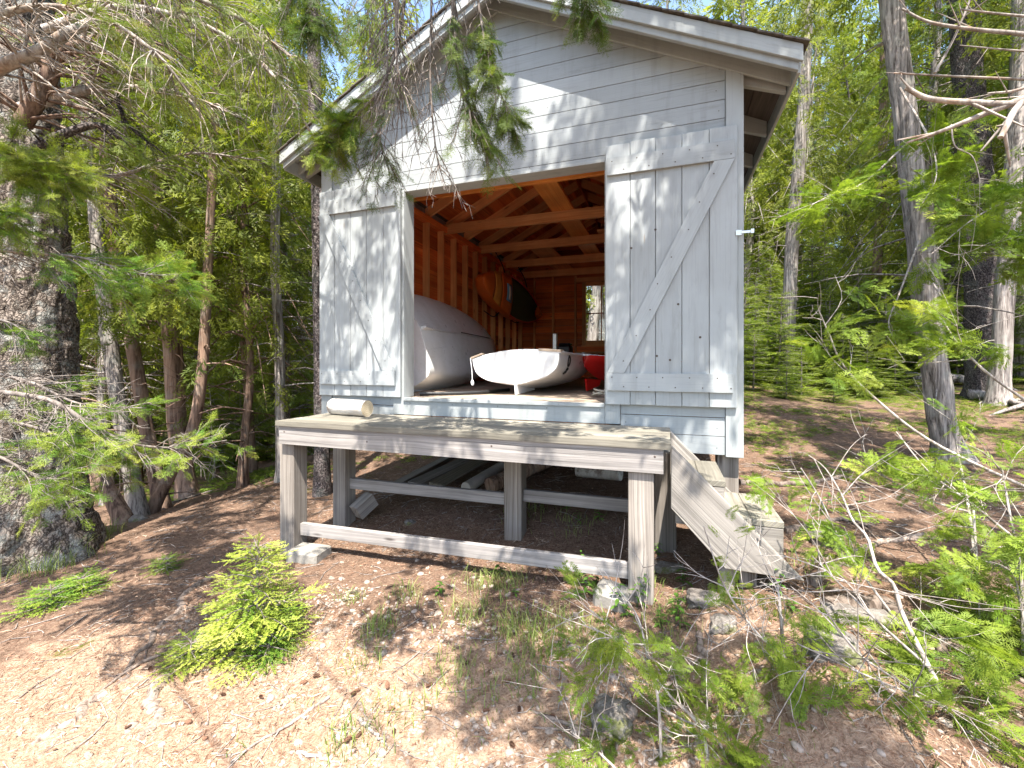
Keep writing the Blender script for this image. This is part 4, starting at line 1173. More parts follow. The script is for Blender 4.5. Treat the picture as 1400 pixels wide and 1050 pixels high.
# the pale trunk seen through the rear window
own_tree([(806, 500), (810, 450), (815, 400), (820, 340)], 14.5, .17, .13, M['cedar_bark'], 'pale trunk seen through the rear window of the shed', 'conifer', seed=16, cz=3, crown='c1')

LL = 'slender conifer with many bare lower limbs in the woods left of the shed'
fill(16, -60, 425, 6.4, 11, ['c1', 'c2', 'd1', 'c1', 's2'], LL, 'tree', 'slender conifers in the woods left of the shed', .75)
fill(26, -160, 425, 11, 22, ['c1', 'c2', 'c3', 's1', 'd1'], LL, 'tree', 'slender conifers in the woods left of the shed', 1.0, (.9, 1.35))
LR = 'feathery evergreen in the dense woods right of the shed'
fill(11, 1060, 1480, 7.2, 12, ['c1', 'c3', 's1', 's2', 'c2'], LR, 'tree', 'feathery evergreens in the woods right of the shed', 1.1)
fill(24, 1010, 1560, 12, 24, ['c1', 'c3', 's1', 's2', 'c2'], LR, 'tree', 'feathery evergreens in the woods right of the shed', 1.2, (.9, 1.4))
fill(15, 440, 1010, 13.5, 26, ['c1', 'c3', 's1', 'c2'], 'tall evergreen rising behind the roof of the shed', 'tree', 'evergreens behind the shed roof', 1.5, (1.0, 1.5))
sunny = False
LY = 'young light green evergreen growing in the mossy clearing right of the shed'
fill(20, 1000, 1460, 11.5, 17, ['y1'], LY, 'sapling', 'young evergreens at the edge of the mossy clearing', .8, (.55, 1.0), 'sapling')
LV = 'small bushy evergreen growing between the trunks left of the deck'
fill(24, -60, 425, 7.0, 16, ['y1'], LV, 'sapling', 'bushy evergreens between the left trunks', .9, (.5, 1.05), 'sapling')

def far_woods():
    r = np.random.default_rng(77); nm = NM(); tr = NM()
    for i in range(230):
        px = r.uniform(-900, 2300); v = r.uniform(25, 42)
        if px < -300 or px > 1700:
            a = r.uniform(math.radians(-115), math.radians(115)); d = r.uniform(20, 40); x, y = -SY * d * math.cos(a) + CY * d * math.sin(a), CY * d * math.cos(a) + SY * d * math.sin(a)
        else: x, y = uv2xy(px, v)
        z = hz(x, y); H = r.uniform(13, 25); R = H * .13
        tube(tr, [(x, y, z - .3), (x, y, z + H)], [.14, .02], 5, cap=False)
        m = 170; f = r.random(m) ** 1.1; a = r.uniform(0, 6.28, m); rr = R * (1 - f) * r.uniform(.3, 1.1, m)
        pos = np.stack([x + rr * np.cos(a), y + rr * np.sin(a), z + .6 + (H - .6) * f], 1)
        put(nm, T_FARW, r, pos, np.stack([np.cos(a), np.sin(a), -.45 + 0 * a], 1) + r.normal(0, .3, (m, 3)), 1.1 * r.uniform(.7, 1.3, m), np.clip(r.normal(.5, .22, m), 0, 1), .6)
    o = nm.build('far_woods', M['leaf_cedar']); tag(o, 'wall of distant evergreens closing off the woods all round', 'woods', None, 'stuff')
    o = tr.build('far_trunks', M['cedar_bark'], o); tag(o, kind='stuff')
far_woods()

# ------------------------------------------------------------------ boughs: woody polylines with twigs and needles
def bough(name, pts, r0, parent, seed, ntw=40, tw=.35, leafy=(.4, 1.0), T=T_TWIG, size=.16, lf='leaf_spruce', dens=1.0, hang=.3, bare=0, bk='twig', tint=(.45, .2), sub=3, nsub=40):
    r = np.random.default_rng(seed)
    Q = smooth_path([tuple(p) for p in pts], 40)
    wd = NM(); lv = NM(); P, D = [], []
    tube(wd, Q, np.linspace(r0, r0 * .25, 40), 8, wob=.25, seed=seed)
    tn = np.gradient(Q, axis=0); tn /= np.linalg.norm(tn, axis=1)[:, None]
    for i in range(ntw + bare):
        t = r.uniform(.05, 1) if i < ntw else r.uniform(0, .9)
        k = min(39, int(t * 39)); g = tn[k]
        lat = np.cross(g, r.normal(0, 1, 3)); lat /= np.linalg.norm(lat) + 1e-9
        lat[2] *= .5
        d = g * r.uniform(.3, 1.0) + lat * r.uniform(.6, 1.2) - np.array([0, 0, hang]); d /= np.linalg.norm(d)
        l = tw * r.uniform(.5, 1.3) * (1 - .45 * t)
        e = Q[k] + d * l - np.array([0, 0, hang * l * .6])
        path = smooth_path([Q[k], Q[k] + d * l * .5 + r.normal(0, .04 * l, 3), e], 7)
        tube(wd, path, np.linspace(max(r0 * .22, .0028), .0012, 7), 4, cap=False)
        isleaf = i < ntw and leafy[0] <= t <= leafy[1]
        for q in range(sub):
            u = r.uniform(.25, .95); b = np.array([np.interp(u * 6, np.arange(7), path[:, c]) for c in range(3)])
            dd = d + r.normal(0, .55, 3) - np.array([0, 0, hang * .5]); dd /= np.linalg.norm(dd); ll = l * .4 * r.uniform(.5, 1.2)
            tube(wd, [b, b + dd * ll * .55 + r.normal(0, .01, 3), b + dd * ll - np.array([0, 0, .02])], [.0018, .0014, .0008], 3, cap=False)
            if isleaf:
                n = max(1, int(2 * dens)); P += [b + dd * ll * s_ for s_ in np.linspace(0, .75, n)]; D += [dd] * n
        if isleaf:
            n = max(2, int(l / size * 2.0 * dens)); us = np.linspace(.15, .92, n)
            for u in us:
                P.append([np.interp(u * 6, np.arange(7), path[:, c]) for c in range(3)]); D.append(d - np.array([0, 0, hang * .7]) + r.normal(0, .35, 3))
    o = wd.build(name, M[bk], parent)
    if P:
        P = np.array(P); D = np.array(D)
        put(lv, T, r, P, D, size * r.uniform(.7, 1.25, len(P)), np.clip(r.normal(tint[0], tint[1], len(P)), 0, 1), .35)
        lv.build('needles', M[lf], o)
    return o

# the big spruce at the left edge
def big_spruce():
    b = gp(38, 765); root = empty('spruce_tree', b, 'massive old spruce with scaly bark and lichen at the left edge of the picture', 'tree')
    forest.append((b.x, b.y))
    nz, ns = 240, 110
    z = np.linspace(-.35, 8.5, nz); th = np.linspace(0, 2 * math.pi, ns, endpoint=False)
    Zg, Tg = np.meshgrid(z, th, indexing='ij')
    cx = np.interp(z, [0, 1.2, 2.6, 8.5], [0, -.02, -.10, -.3]); 
    base = np.interp(z, [-.35, 0, .35, .9, 2.0, 3.5, 8.5], [.60, .52, .42, .355, .335, .28, .12])
    lobes = 1 + .30 * np.exp(-np.clip(Zg + .1, 0, 9) * 2.6) * (np.sin(Tg * 5 + 1.0) * .6 + .5 * np.sin(Tg * 3 + .4))
    c, s = np.cos(Tg), np.sin(Tg)
    big = fbm(c * 1.5 + 5, s * 1.5, Zg * 1.2, 3, 3) * .16
    pl = np.abs(fbm(c * 7 + 9, s * 7, Zg * 9, 8, 4)); pl = np.clip(pl * 5, 0, 1)
    rr = base[:, None] * lobes * (1 + big) + (pl - .5) * .035 + fbm(c * 16, s * 16, Zg * 22, 12, 3) * .025
    for (tz, ta, sz) in ((1.13, -1.05, .10), (.33, -1.15, .13), (2.0, -.6, .07)):    # burls and the dark hollow of a lost limb
        dth = (Tg - ta + math.pi) % (2 * math.pi) - math.pi
        q = np.hypot(dth * .34, Zg - tz) / sz
        rr += .05 * np.exp(-(q - 1.1) ** 2 * 4) - .09 * np.exp(-q ** 2 * 2.5)
    V = np.stack([rr * c + cx[:, None], rr * s, Zg], -1).reshape(-1, 3)
    i = np.arange(nz - 1)[:, None] * ns; j = np.arange(ns)[None, :]; k = (j + 1) % ns
    nm = NM(); nm.add(V, np.stack([i + j, i + k, i + ns + k, i + ns + j], -1).reshape(-1, 4)); nm.build('trunk', M['spruce_bark'], root)
    def bb(name, px, r0, seed, **kw):
        pts = [at(*p) - b for p in px]; return bough(name, pts, r0, root, seed, **kw)
    # great limbs across the top left
    bb('limb', [(-60, 120, 3.0), (0, 92, 2.9), (50, 72, 2.9), (92, 45, 2.9), (128, 22, 3.0), (135, -40, 3.1)], .055, 1, ntw=10, bare=14, tw=.6, bk='deadwood', leafy=(.6, 1), size=.14)
    bb('limb', [(30, 170, 3.5), (62, 115, 3.5), (85, 70, 3.5), (150, 52, 3.6), (225, 30, 3.8), (330, -20, 4.0)], .07, 2, ntw=30, bare=46, tw=.8, bk='red_bark', leafy=(.3, 1), size=.13, dens=.7, hang=.28, tint=(.7, .25))
    bb('limb', [(30, 150, 3.5), (100, 126, 3.6), (170, 120, 3.8), (250, 130, 4.1), (330, 160, 4.3)], .05, 3, ntw=28, bare=44, tw=.7, bk='deadwood', leafy=(.3, 1), size=.12, dens=.65, hang=.3, tint=(.7, .25))
    bb('limb', [(30, 215, 3.4), (70, 190, 3.4), (120, 172, 3.5), (145, 174, 3.5), (165, 192, 3.5)], .045, 4, ntw=5, bare=8, tw=.35, bk='dark_bark', size=.12)
    bb('limb', [(158, 115, 3.7), (165, 150, 3.7), (182, 178, 3.7), (228, 212, 3.8)], .018, 5, ntw=6, bare=16, tw=.4, bk='dark_bark', size=.12)
    bb('limb', [(60, 40, 3.3), (170, 10, 3.4), (290, 40, 3.4), (380, 110, 3.4), (430, 190, 3.4)], .03, 6, ntw=40, bare=60, tw=.65, bk='deadwood', leafy=(.3, 1), size=.115, dens=.7, hang=.32, tint=(.7, .25))
    bb('limb', [(120, -60, 3.0), (220, -20, 3.0), (320, 20, 3.0), (400, 80, 3.0)], .025, 7, ntw=38, bare=56, tw=.6, bk='deadwood', leafy=(.25, 1), size=.115, dens=.7, hang=.36, tint=(.7, .25))
    bb('limb', [(-40, 40, 2.6), (40, 10, 2.6), (130, 20, 2.7), (210, 70, 2.7), (260, 130, 2.8)], .022, 8, ntw=28, bare=44, tw=.5, bk='deadwood', leafy=(.35, 1), size=.105, dens=.65, hang=.32, tint=(.65, .25))
    bb('limb', [(60, 230, 3.5), (160, 240, 4.0), (260, 210, 4.4), (360, 220, 4.6)], .025, 18, ntw=30, bare=36, tw=.6, bk='deadwood', leafy=(.25, 1), size=.115, dens=.7, hang=.28, tint=(.7, .25))
    # light green boughs in front of the trunk
    fir = dict(T=T_TWIG, lf='leaf_fir', hang=.12, sub=4)
    bb('bough', [(-60, 195, 2.3), (-10, 205, 2.3), (40, 222, 2.3), (85, 240, 2.3)], .010, 9, ntw=44, tw=.32, leafy=(.1, 1), size=.085, dens=1.5, tint=(.65, .25), **fir)
    bb('bough', [(-60, 285, 2.2), (-10, 290, 2.2), (25, 300, 2.2)], .008, 10, ntw=20, tw=.22, leafy=(.1, 1), size=.085, dens=1.4, tint=(.65, .25), **fir)
    bb('bough', [(-60, 335, 2.2), (30, 345, 2.3), (110, 352, 2.4), (180, 372, 2.5), (245, 378, 2.55)], .010, 11, ntw=44, bare=14, tw=.32, leafy=(.3, 1), size=.085, dens=1.1, tint=(.45, .25), **fir)
    bb('bough', [(-60, 500, 2.1), (40, 522, 2.15), (110, 552, 2.2), (200, 558, 2.3)], .010, 12, ntw=28, bare=12, tw=.28, leafy=(.3, 1), size=.08, dens=.8, tint=(.4, .25), **fir)
    bb('bough', [(-60, 530, 2.0), (60, 545, 2.0), (120, 578, 2.05), (175, 605, 2.15), (240, 612, 2.25), (310, 602, 2.4)], .013, 13, ntw=40, bare=22, tw=.30, leafy=(.3, 1), size=.075, dens=.8, tint=(.55, .3), **fir)
    bb('bough', [(-60, 570, 1.9), (30, 580, 1.95), (90, 600, 2.0), (140, 625, 2.05)], .010, 14, ntw=34, bare=16, tw=.28, leafy=(.2, 1), size=.075, dens=.8, tint=(.55, .3), **fir)
    bb('bough', [(-60, 610, 1.8), (0, 625, 1.8), (60, 655, 1.85), (100, 640, 1.9)], .008, 15, ntw=28, bare=12, tw=.26, leafy=(.1, 1), size=.075, dens=.8, tint=(.5, .3), **fir)
    bb('bough', [(-60, 430, 2.1), (10, 440, 2.1), (60, 470, 2.15)], .007, 16, ntw=10, bare=10, tw=.22, leafy=(.3, 1), size=.08, dens=.9, tint=(.3, .2), **fir)
big_spruce()

# boughs hanging into the picture in front of the gable
def hang(label, px, r0, seed, **kw):
    pts = [at(*p) for p in px]; root = empty('hanging_bough', pts[0], label, 'bough')
    bough('branch', [p - pts[0] for p in pts], r0, root, seed, **kw)
hang('spruce bough with dark green tips hanging in front of the gable right of centre', [(612, -160, 2.35), (618, -40, 2.35), (622, 40, 2.35), (628, 110, 2.35), (648, 160, 2.35), (668, 205, 2.35)], .017, 31, ntw=40, bare=16, tw=.30, leafy=(.35, 1), size=.085, dens=1.2, hang=.75, tint=(.42, .2))
hang('short leafy spruce bough beside the longest hanging one, tips over the clapboards', [(640, -150, 2.3), (650, -30, 2.3), (662, 50, 2.3), (678, 110, 2.3), (700, 165, 2.3)], .010, 32, ntw=40, bare=4, tw=.22, leafy=(.35, 1), size=.085, dens=1.5, hang=.6, tint=(.48, .2))
hang('tangle of bare grey spruce twigs hanging over the left roof edge', [(545, -170, 2.4), (545, -40, 2.4), (542, 40, 2.4), (545, 100, 2.4), (560, 150, 2.4)], .016, 33, ntw=14, bare=46, tw=.42, leafy=(.8, 1), size=.07, dens=.6, hang=.7, sub=5, tint=(.5, .25))
hang('leafy green spruce bough crossing the left end of the roof edge', [(560, -120, 2.45), (548, 40, 2.45), (520, 120, 2.45), (480, 165, 2.45), (452, 205, 2.45)], .010, 34, ntw=56, bare=14, tw=.24, leafy=(.5, 1), size=.085, dens=1.7, hang=.3, tint=(.42, .25), lf='leaf_fir')
hang('thin bare spruce twigs dangling down to the top of the doorway', [(585, -160, 2.4), (590, -20, 2.4), (588, 90, 2.4), (592, 170, 2.4), (600, 225, 2.4), (612, 262, 2.4)], .009, 35, ntw=8, bare=36, tw=.3, leafy=(.9, 1), size=.06, dens=.4, hang=.6, sub=4)
hang('sparse green spruce twigs dangling above the left door', [(520, -100, 2.5), (530, 100, 2.5), (520, 190, 2.5), (535, 240, 2.5)], .007, 36, ntw=34, bare=10, tw=.28, leafy=(.6, 1), size=.085, dens=.7, hang=.6, tint=(.3, .2))
hang('dark green spruce bough entering from the top beside the leafy left ones', [(400, -170, 2.6), (410, -60, 2.6), (425, 0, 2.6), (440, 35, 2.6)], .012, 37, ntw=34, bare=8, tw=.3, leafy=(.35, 1), size=.09, dens=1.2, hang=.5, tint=(.25, .2))
hang('spruce bough tip hanging over the ridge at the top of the picture', [(760, -160, 2.3), (775, -70, 2.3), (790, -20, 2.3), (802, 10, 2.3)], .009, 38, ntw=36, tw=.22, leafy=(.35, 1), size=.085, dens=1.3, hang=.6, tint=(.3, .2))
hang('fine leafy spruce spray behind the bare twigs above the left eave', [(490, -150, 3.0), (500, -40, 3.0), (505, 40, 3.0), (515, 100, 3.0)], .012, 39, ntw=34, bare=20, tw=.45, leafy=(.2, 1), size=.10, dens=.8, hang=.55, tint=(.55, .25))

# dead branches reaching in from the right
def deadbranch(label, lines, seed, bark='deadwood'):
    p0 = at(*lines[0][0][0]); root = empty('dead_branch', p0, label, 'branch'); r = np.random.default_rng(seed); nm = NM()
    for px, ra, rb in lines:
        Q = smooth_path([tuple(at(*p) - p0) for p in px], 24)
        tube(nm, Q, np.linspace(ra, rb, 24), 8, wob=.35, seed=seed)
        for i in range(4):
            k = r.integers(5, 23); d = (Q[k] - Q[k - 1]); d /= np.linalg.norm(d); d = d + r.normal(0, .6, 3); l = r.uniform(.03, .12)
            tube(nm, [Q[k], Q[k] + d * l], [rb * .8, rb * .3], 4, cap=False)
    nm.build('wood', M[bark], root)
deadbranch('bleached dead branch at the top right, uppermost of the bare ones', [([(1480, 60, 1.7), (1400, 47, 1.75), (1330, 40, 1.8), (1270, 30, 1.85), (1233, 12, 1.9)], .010, .004), ([(1480, 25, 1.8), (1400, 22, 1.8), (1314, 13, 1.8)], .007, .003), ([(1278, 100, 2.0), (1295, 70, 2.0), (1310, 40, 2.0), (1330, -10, 2.0)], .006, .004)], 51)
deadbranch('long thin bleached branch crossing the big grey cedar at the right', [([(1480, 112, 1.9), (1390, 108, 1.9), (1300, 104, 1.95), (1222, 100, 2.0)], .007, .003), ([(1480, 75, 1.8), (1400, 70, 1.8), (1312, 62, 1.8)], .006, .002)], 52)
deadbranch('thick splintered bleached branch with an orange broken end at the right edge', [([(1490, 100, 1.55), (1400, 135, 1.6), (1340, 158, 1.65), (1290, 178, 1.7), (1240, 195, 1.75)], .017, .004), ([(1490, 110, 1.55), (1400, 140, 1.6), (1330, 140, 1.65), (1270, 135, 1.7), (1238, 120, 1.72)], .013, .008), ([(1490, 90, 1.5), (1400, 138, 1.5), (1368, 188, 1.5)], .013, .008), ([(1490, 75, 1.6), (1400, 120, 1.6), (1350, 128, 1.65)], .009, .003)], 53)
deadbranch('thin forked grey twig hanging beside the big grey cedar', [([(1300, 170, 2.6), (1306, 200, 2.6), (1330, 215, 2.6), (1342, 255, 2.6)], .005, .002)], 54)

# ------------------------------------------------------------------ cedar shrubs at the lower right
def shrub(label, stems, seed, nspray, ntwig, leafy=(.2, 1), size=.155, twl=.30, name='cedar_shrub', tint=(.5, .22)):
    p0 = at(*stems[0][0][0]); g = Vector((p0.x, p0.y, min(hz(p0.x, p0.y), p0.z))); root = empty(name, g, label, 'shrub')
    r = np.random.default_rng(seed); wd = NM(); lv = NM(); P, D = [], []; paths = []
    for px, ra, rb in stems:
        Q = smooth_path([tuple(at(*p) - g) for p in px], 30); tube(wd, Q, np.linspace(ra, rb, 30), 8, wob=.2, seed=seed); paths.append((Q, ra))
    for i in range(ntwig):
        Q, ra = paths[r.integers(len(paths))]; k = r.integers(2, 29); g_ = Q[min(k + 1, 29)] - Q[k - 1]; g_ /= np.linalg.norm(g_)
        d = g_ * .5 + r.normal(0, .75, 3); d[2] += .15; d /= np.linalg.norm(d); l = twl * r.uniform(.35, 1.2)
        path = smooth_path([Q[k], Q[k] + d * l * .5 + r.normal(0, .06 * l, 3), Q[k] + d * l + r.normal(0, .1 * l, 3)], 7)
        tube(wd, path, np.linspace(.0028, .0008, 7), 5, cap=False)
        for q in range(3):
            u = r.integers(2, 6); dd = d + r.normal(0, .7, 3); ll = l * r.uniform(.15, .5); tube(wd, smooth_path([path[u], path[u] + dd * ll * .5 + r.normal(0, .01, 3), path[u] + dd * ll], 4), [.0015, .0012, .0009, .0006], 4, cap=False)
    m = 0
    while m < nspray:
        Q, ra = paths[r.integers(len(paths))]; t = r.uniform(*leafy); k = min(28, int(t * 29))
        c = Q[k] + r.normal(0, .075, 3); a = r.normal(0, 1, 3); a[2] *= .4; a /= np.linalg.norm(a)
        for q in range(r.integers(4, 9)):
            P.append(c + a * .025 * q + r.normal(0, .018, 3)); D.append(a + r.normal(0, .5, 3) + np.array([0, 0, -.05])); m += 1
    wd.build('stems', M['pale_twig'], root)
    if nspray: 
        put(lv, T_NEAR, r, np.array(P), np.array(D), size * r.uniform(.6, 1.3, len(P)), np.clip(r.normal(tint[0], tint[1], len(P)), 0, 1), .6); lv.build('foliage', M['leaf_cedar_near'], root)
def G(px, py):
    p = gp(px, py); d = p - Vector((0, 0, EYE)); v = -SY * p.x + CY * p.y
    return (px, py, v)
shrub('dense bright green cedar bush filling the bottom right corner', [([(1400, 1120, 1.5), (1385, 1050, 1.55), (1370, 990, 1.6), (1340, 930, 1.65)], .01, .004), ([(1290, 1120, 1.5), (1270, 1060, 1.52), (1230, 1020, 1.55), (1190, 1000, 1.6)], .008, .003), ([(1350, 1120, 1.48), (1330, 1060, 1.5), (1280, 1000, 1.55), (1240, 950, 1.6)], .008, .003), ([(1150, 1120, 1.5), (1140, 1060, 1.52), (1120, 1020, 1.56)], .006, .003), ([(1330, 1090, 1.77), (1340, 980, 1.82), (1350, 900, 1.87), (1370, 820, 1.92)], .012, .004), ([(1390, 1090, 1.72), (1380, 980, 1.77), (1330, 930, 1.82), (1290, 900, 1.92)], .01, .004), ([(1250, 1090, 1.82), (1240, 1030, 1.87), (1215, 985, 1.92)], .008, .003), ([(1420, 1000, 1.72), (1410, 900, 1.77), (1390, 800, 1.82)], .009, .004), ([(1300, 1095, 1.72), (1290, 1040, 1.77), (1330, 1000, 1.82)], .008, .003)], 61, 1500, 20)
shrub('forked cedar sapling with a thick bare grey stem leaning left at the lower right', [([(1330, 1080, 1.57), (1312, 1000, 1.62), (1271, 914, 1.67), (1234, 840, 1.77), (1222, 800, 1.80), (1199, 777, 1.82), (1186, 735, 1.90), (1166, 712, 1.95), (1150, 675, 2.02), (1128, 640, 2.10), (1105, 622, 2.15)], .0115, .0022), ([(1271, 914, 1.67), (1200, 850, 1.67), (1150, 800, 1.72), (1110, 760, 1.77)], .006, .002), ([(1312, 1000, 1.62), (1240, 940, 1.57), (1170, 890, 1.52), (1120, 820, 1.52)], .006, .002), ([(1300, 980, 1.57), (1400, 1010, 1.52), (1200, 930, 1.52), (1090, 880, 1.57)], .005, .002)], 62, 90, 44, (.05, .5), .12)
shrub('slim upright cedar stem with tufts of green at the bottom centre right', [([(1078, 1085, 1.7), (1073, 960, 1.75), (1068, 850, 1.8), (1063, 798, 1.85)], .011, .004), ([(1074, 900, 1.75), (1030, 860, 1.75), (990, 800, 1.75), (962, 720, 1.75)], .006, .002), ([(1072, 990, 1.75), (1020, 995, 1.7), (950, 990, 1.7), (900, 965, 1.7)], .007, .003), ([(1090, 1085, 1.65), (1110, 1000, 1.65), (1130, 960, 1.7)], .008, .003)], 63, 200, 40, (.05, .8), .12)
shrub('low cedar with pale bare twigs and green tips at the bottom left of the shrubs', [([(905, 1085, 1.65), (900, 960, 1.7), (885, 900, 1.75), (870, 840, 1.8), (825, 780, 1.85)], .007, .002), ([(970, 1085, 1.6), (960, 1000, 1.65), (915, 950, 1.7), (880, 900, 1.75)], .008, .003), ([(885, 905, 1.75), (850, 870, 1.75), (822, 845, 1.75)], .004, .002), ([(1000, 1090, 1.55), (990, 1030, 1.6), (960, 980, 1.65)], .007, .003), ([(870, 1080, 1.6), (820, 1030, 1.65), (780, 1000, 1.65)], .006, .002)], 64, 190, 38, (.1, .7), .115)
shrub('long bare cedar branch with feathery green tips arching across the clearing at the right', [([(1480, 700, 2.2), (1400, 665, 2.3), (1274, 604, 2.4), (1198, 546, 2.45), (1152, 498, 2.5), (1134, 458, 2.5), (1119, 424, 2.5)], .010, .003), ([(1480, 790, 2.1), (1400, 745, 2.15), (1330, 690, 2.2), (1270, 645, 2.3), (1225, 590, 2.4)], .009, .003), ([(1420, 560, 2.3), (1350, 510, 2.35), (1310, 470, 2.4), (1290, 440, 2.4)], .008, .003), ([(1330, 690, 2.2), (1335, 760, 2.1), (1340, 860, 1.95)], .006, .003)], 65, 170, 24, (.5, 1), .14, .34)
shrub('cedar sprays with grey stem in front of the foot of the big grey cedar', [([(1340, 960, 1.95), (1335, 800, 2.1), (1325, 700, 2.3), (1310, 620, 2.5), (1300, 560, 2.6)], .010, .003), ([(1325, 700, 2.3), (1260, 680, 2.4), (1190, 640, 2.5), (1170, 625, 2.5)], .006, .002), ([(1250, 880, 2.0), (1190, 800, 2.1), (1150, 740, 2.2), (1120, 680, 2.3), (1095, 640, 2.3)], .007, .003), ([(1400, 900, 1.8), (1395, 780, 1.85), (1380, 700, 1.9), (1370, 640, 2.0)], .008, .003)], 66, 280, 28, (.3, 1), .13, .30)
shrub('feathery green cedar boughs hanging in front of the big grey cedar trunk', [([(1480, 250, 3.6), (1400, 265, 3.6), (1330, 300, 3.6), (1270, 350, 3.6)], .012, .003), ([(1480, 330, 3.5), (1400, 350, 3.5), (1330, 330, 3.5)], .01, .003), ([(1230, 120, 4.3), (1270, 190, 4.0), (1280, 240, 3.8), (1260, 280, 3.7)], .01, .003), ([(1236, 200, 4.4), (1180, 250, 4.2), (1130, 270, 4.1), (1110, 280, 4.0)], .01, .003), ([(1245, 230, 4.4), (1330, 280, 4.2), (1400, 230, 4.0)], .01, .003)], 67, 520, 40, (.15, 1), .22, .5, 'hanging_cedar', (.4, .2))
shrub('feathery green cedar branch tips above the fallen log, left of the big grey cedar', [([(1256, 330, 4.5), (1230, 400, 4.3), (1215, 440, 4.2), (1225, 470, 4.1)], .01, .003), ([(1256, 360, 4.5), (1290, 420, 4.2), (1240, 455, 4.1)], .01, .003)], 68, 120, 14, (.4, 1), .17, .4, 'hanging_cedar', (.6, .2))

# ------------------------------------------------------------------ the little fir and other firs by the path
def fir(label, px, py, h, seed, spread=1.0, tint=.62, lf='leaf_fir', rows=8, group=None, lean=(0, 0)):
    b = gp(px, py); root = empty('fir_sapling', b, label, 'sapling', group); r = np.random.default_rng(seed); wd = NM(); lv = NM(); P, D, S_, T_ = [], [], [], []
    top = np.array([lean[0], lean[1], h]); tube(wd, smooth_path([(0, 0, -.06), top * .5, top], 10), np.linspace(.010, .003, 10) * max(h / .6, .6), 7)
    for w in range(rows):
        f = (w + .25) / rows; nb = r.integers(6, 9); L = (spread * h * .62 * (1 - f) ** .75 + .04) * r.uniform(.84, 1.12)
        for k in range(nb):
            a = k * 6.283 / nb + r.uniform(-.35, .35) + w; d = np.array([math.cos(a), math.sin(a), .30 - .25 * (1 - f) + r.uniform(-.12, .12)]); l = L * r.uniform(.75, 1.15)
            b0 = top * (f + r.uniform(-.04, .04)); path = smooth_path([b0, b0 + d * l * .55 + (0, 0, .02 * h), b0 + d * l - (0, 0, .03 * h)], 6)
            tube(wd, path, np.linspace(.004, .0015, 6), 4, cap=False)
            tang = path[-1] - path[0]; tang /= np.linalg.norm(tang); lat = np.cross(tang, (0, 0, 1.0)); lat /= np.linalg.norm(lat)
            n = max(3, int(l / .032))
            for i in range(n):
                t = (i + .6) / n; p = np.array([np.interp(t * 5, np.arange(6), path[:, c]) for c in range(3)])
                for sg in (1, -1):
                    sl = (.50 * l * (1 - t) + .045) * r.uniform(.8, 1.15); P.append(p); D.append(tang * .75 + lat * sg * .85 + r.normal(0, .10, 3)); S_.append(sl); T_.append(tint - .14 + .50 * t + r.normal(0, .12))
            P.append(path[-2]); D.append(tang); S_.append(.09); T_.append(tint + .3)
    P.append(top * .9); D.append(np.array([0.05, 0, 1.0])); S_.append(.11 * h / .6); T_.append(tint + .2)
    put(lv, T_FIR, r, P, D, np.array(S_), np.clip(T_, 0, 1), .25)
    wd.build('stem', M['twig'], root); lv.build('needles', M[lf], root)
fir('bright yellow green little fir in full sun left of the deck post', 352, 882, .59, 81, .92, .66)
fir('tiny fir seedling on the ground in front of the little fir', 262, 905, .13, 82, 1.4, .45, rows=3)
fir('low sprawling dark fir at the foot of the little fir', 368, 900, .16, 83, 1.6, .15, rows=3)
fir('flat green fir seedling on the needles below the big spruce, left one', 70, 828, .14, 84, 2.0, .25, rows=3)
fir('flat green fir seedling on the needles below the big spruce, right one', 112, 808, .12, 85, 2.0, .3, rows=3)
fir('thumb sized green seedling on the needle covered slope', 228, 778, .10, 86, 1.2, .2, rows=3)
def fir_kind(seed, h):
    r = np.random.default_rng(seed); wd = NM(); lv = NM(); P, D, S_, T_ = [], [], [], []
    tube(wd, smooth_path([(0, 0, -.2), (.02, .01, h * .5), (.0, .0, h)], 12), np.linspace(.030, .006, 12), 8)
    rows = int(h / .17)
    for w in range(rows):
        f = (w + .3) / rows
        for k in range(7):
            a = k * .9 + r.uniform(-.35, .35) + w * .5; L = (h * .40 * (1 - f) ** .8 + .08) * r.uniform(.6, 1.2); d = np.array([math.cos(a), math.sin(a), .25 - .45 * (1 - f) * r.random()])
            b0 = np.array([0, 0, h * f + r.uniform(-.06, .06)]); path = smooth_path([b0, b0 + d * L * .55, b0 + d * L - (0, 0, .06 * L)], 5); tube(wd, path, np.linspace(.007, .002, 5), 4, cap=False)
            tang = d / np.linalg.norm(d); lat = np.cross(tang, (0, 0, 1.0)); lat /= np.linalg.norm(lat); n = max(3, int(L / .075))
            for i in range(n):
                t = (i + .6) / n; p = b0 + d * L * t - np.array([0, 0, .06 * L * t * t])
                for sg in (1, -1):
                    P.append(p); D.append(tang * .8 + lat * sg * .8 + r.normal(0, .15, 3)); S_.append((.42 * L * (1 - t) + .10) * r.uniform(.8, 1.2)); T_.append(.35 + .4 * t + r.normal(0, .14))
            P.append(path[-2]); D.append(tang); S_.append(.16); T_.append(.75)
    P.append(np.array([0, 0, h * .93])); D.append(np.array([.05, 0, 1.0])); S_.append(.2); T_.append(.7)
    put(lv, T_FIRC, r, np.array(P), np.array(D), np.array(S_), np.clip(T_, 0, 1), .25)
    return wd.mesh('stem', M['twig']), lv.mesh('needles', M['leaf_under'])
T_FIRC = [twig_needles(60 + s, 22, .20, .055, .3, 0) for s in range(3)]
FK = [fir_kind(71, 2.2), fir_kind(72, 1.6), fir_kind(73, 2.8)]
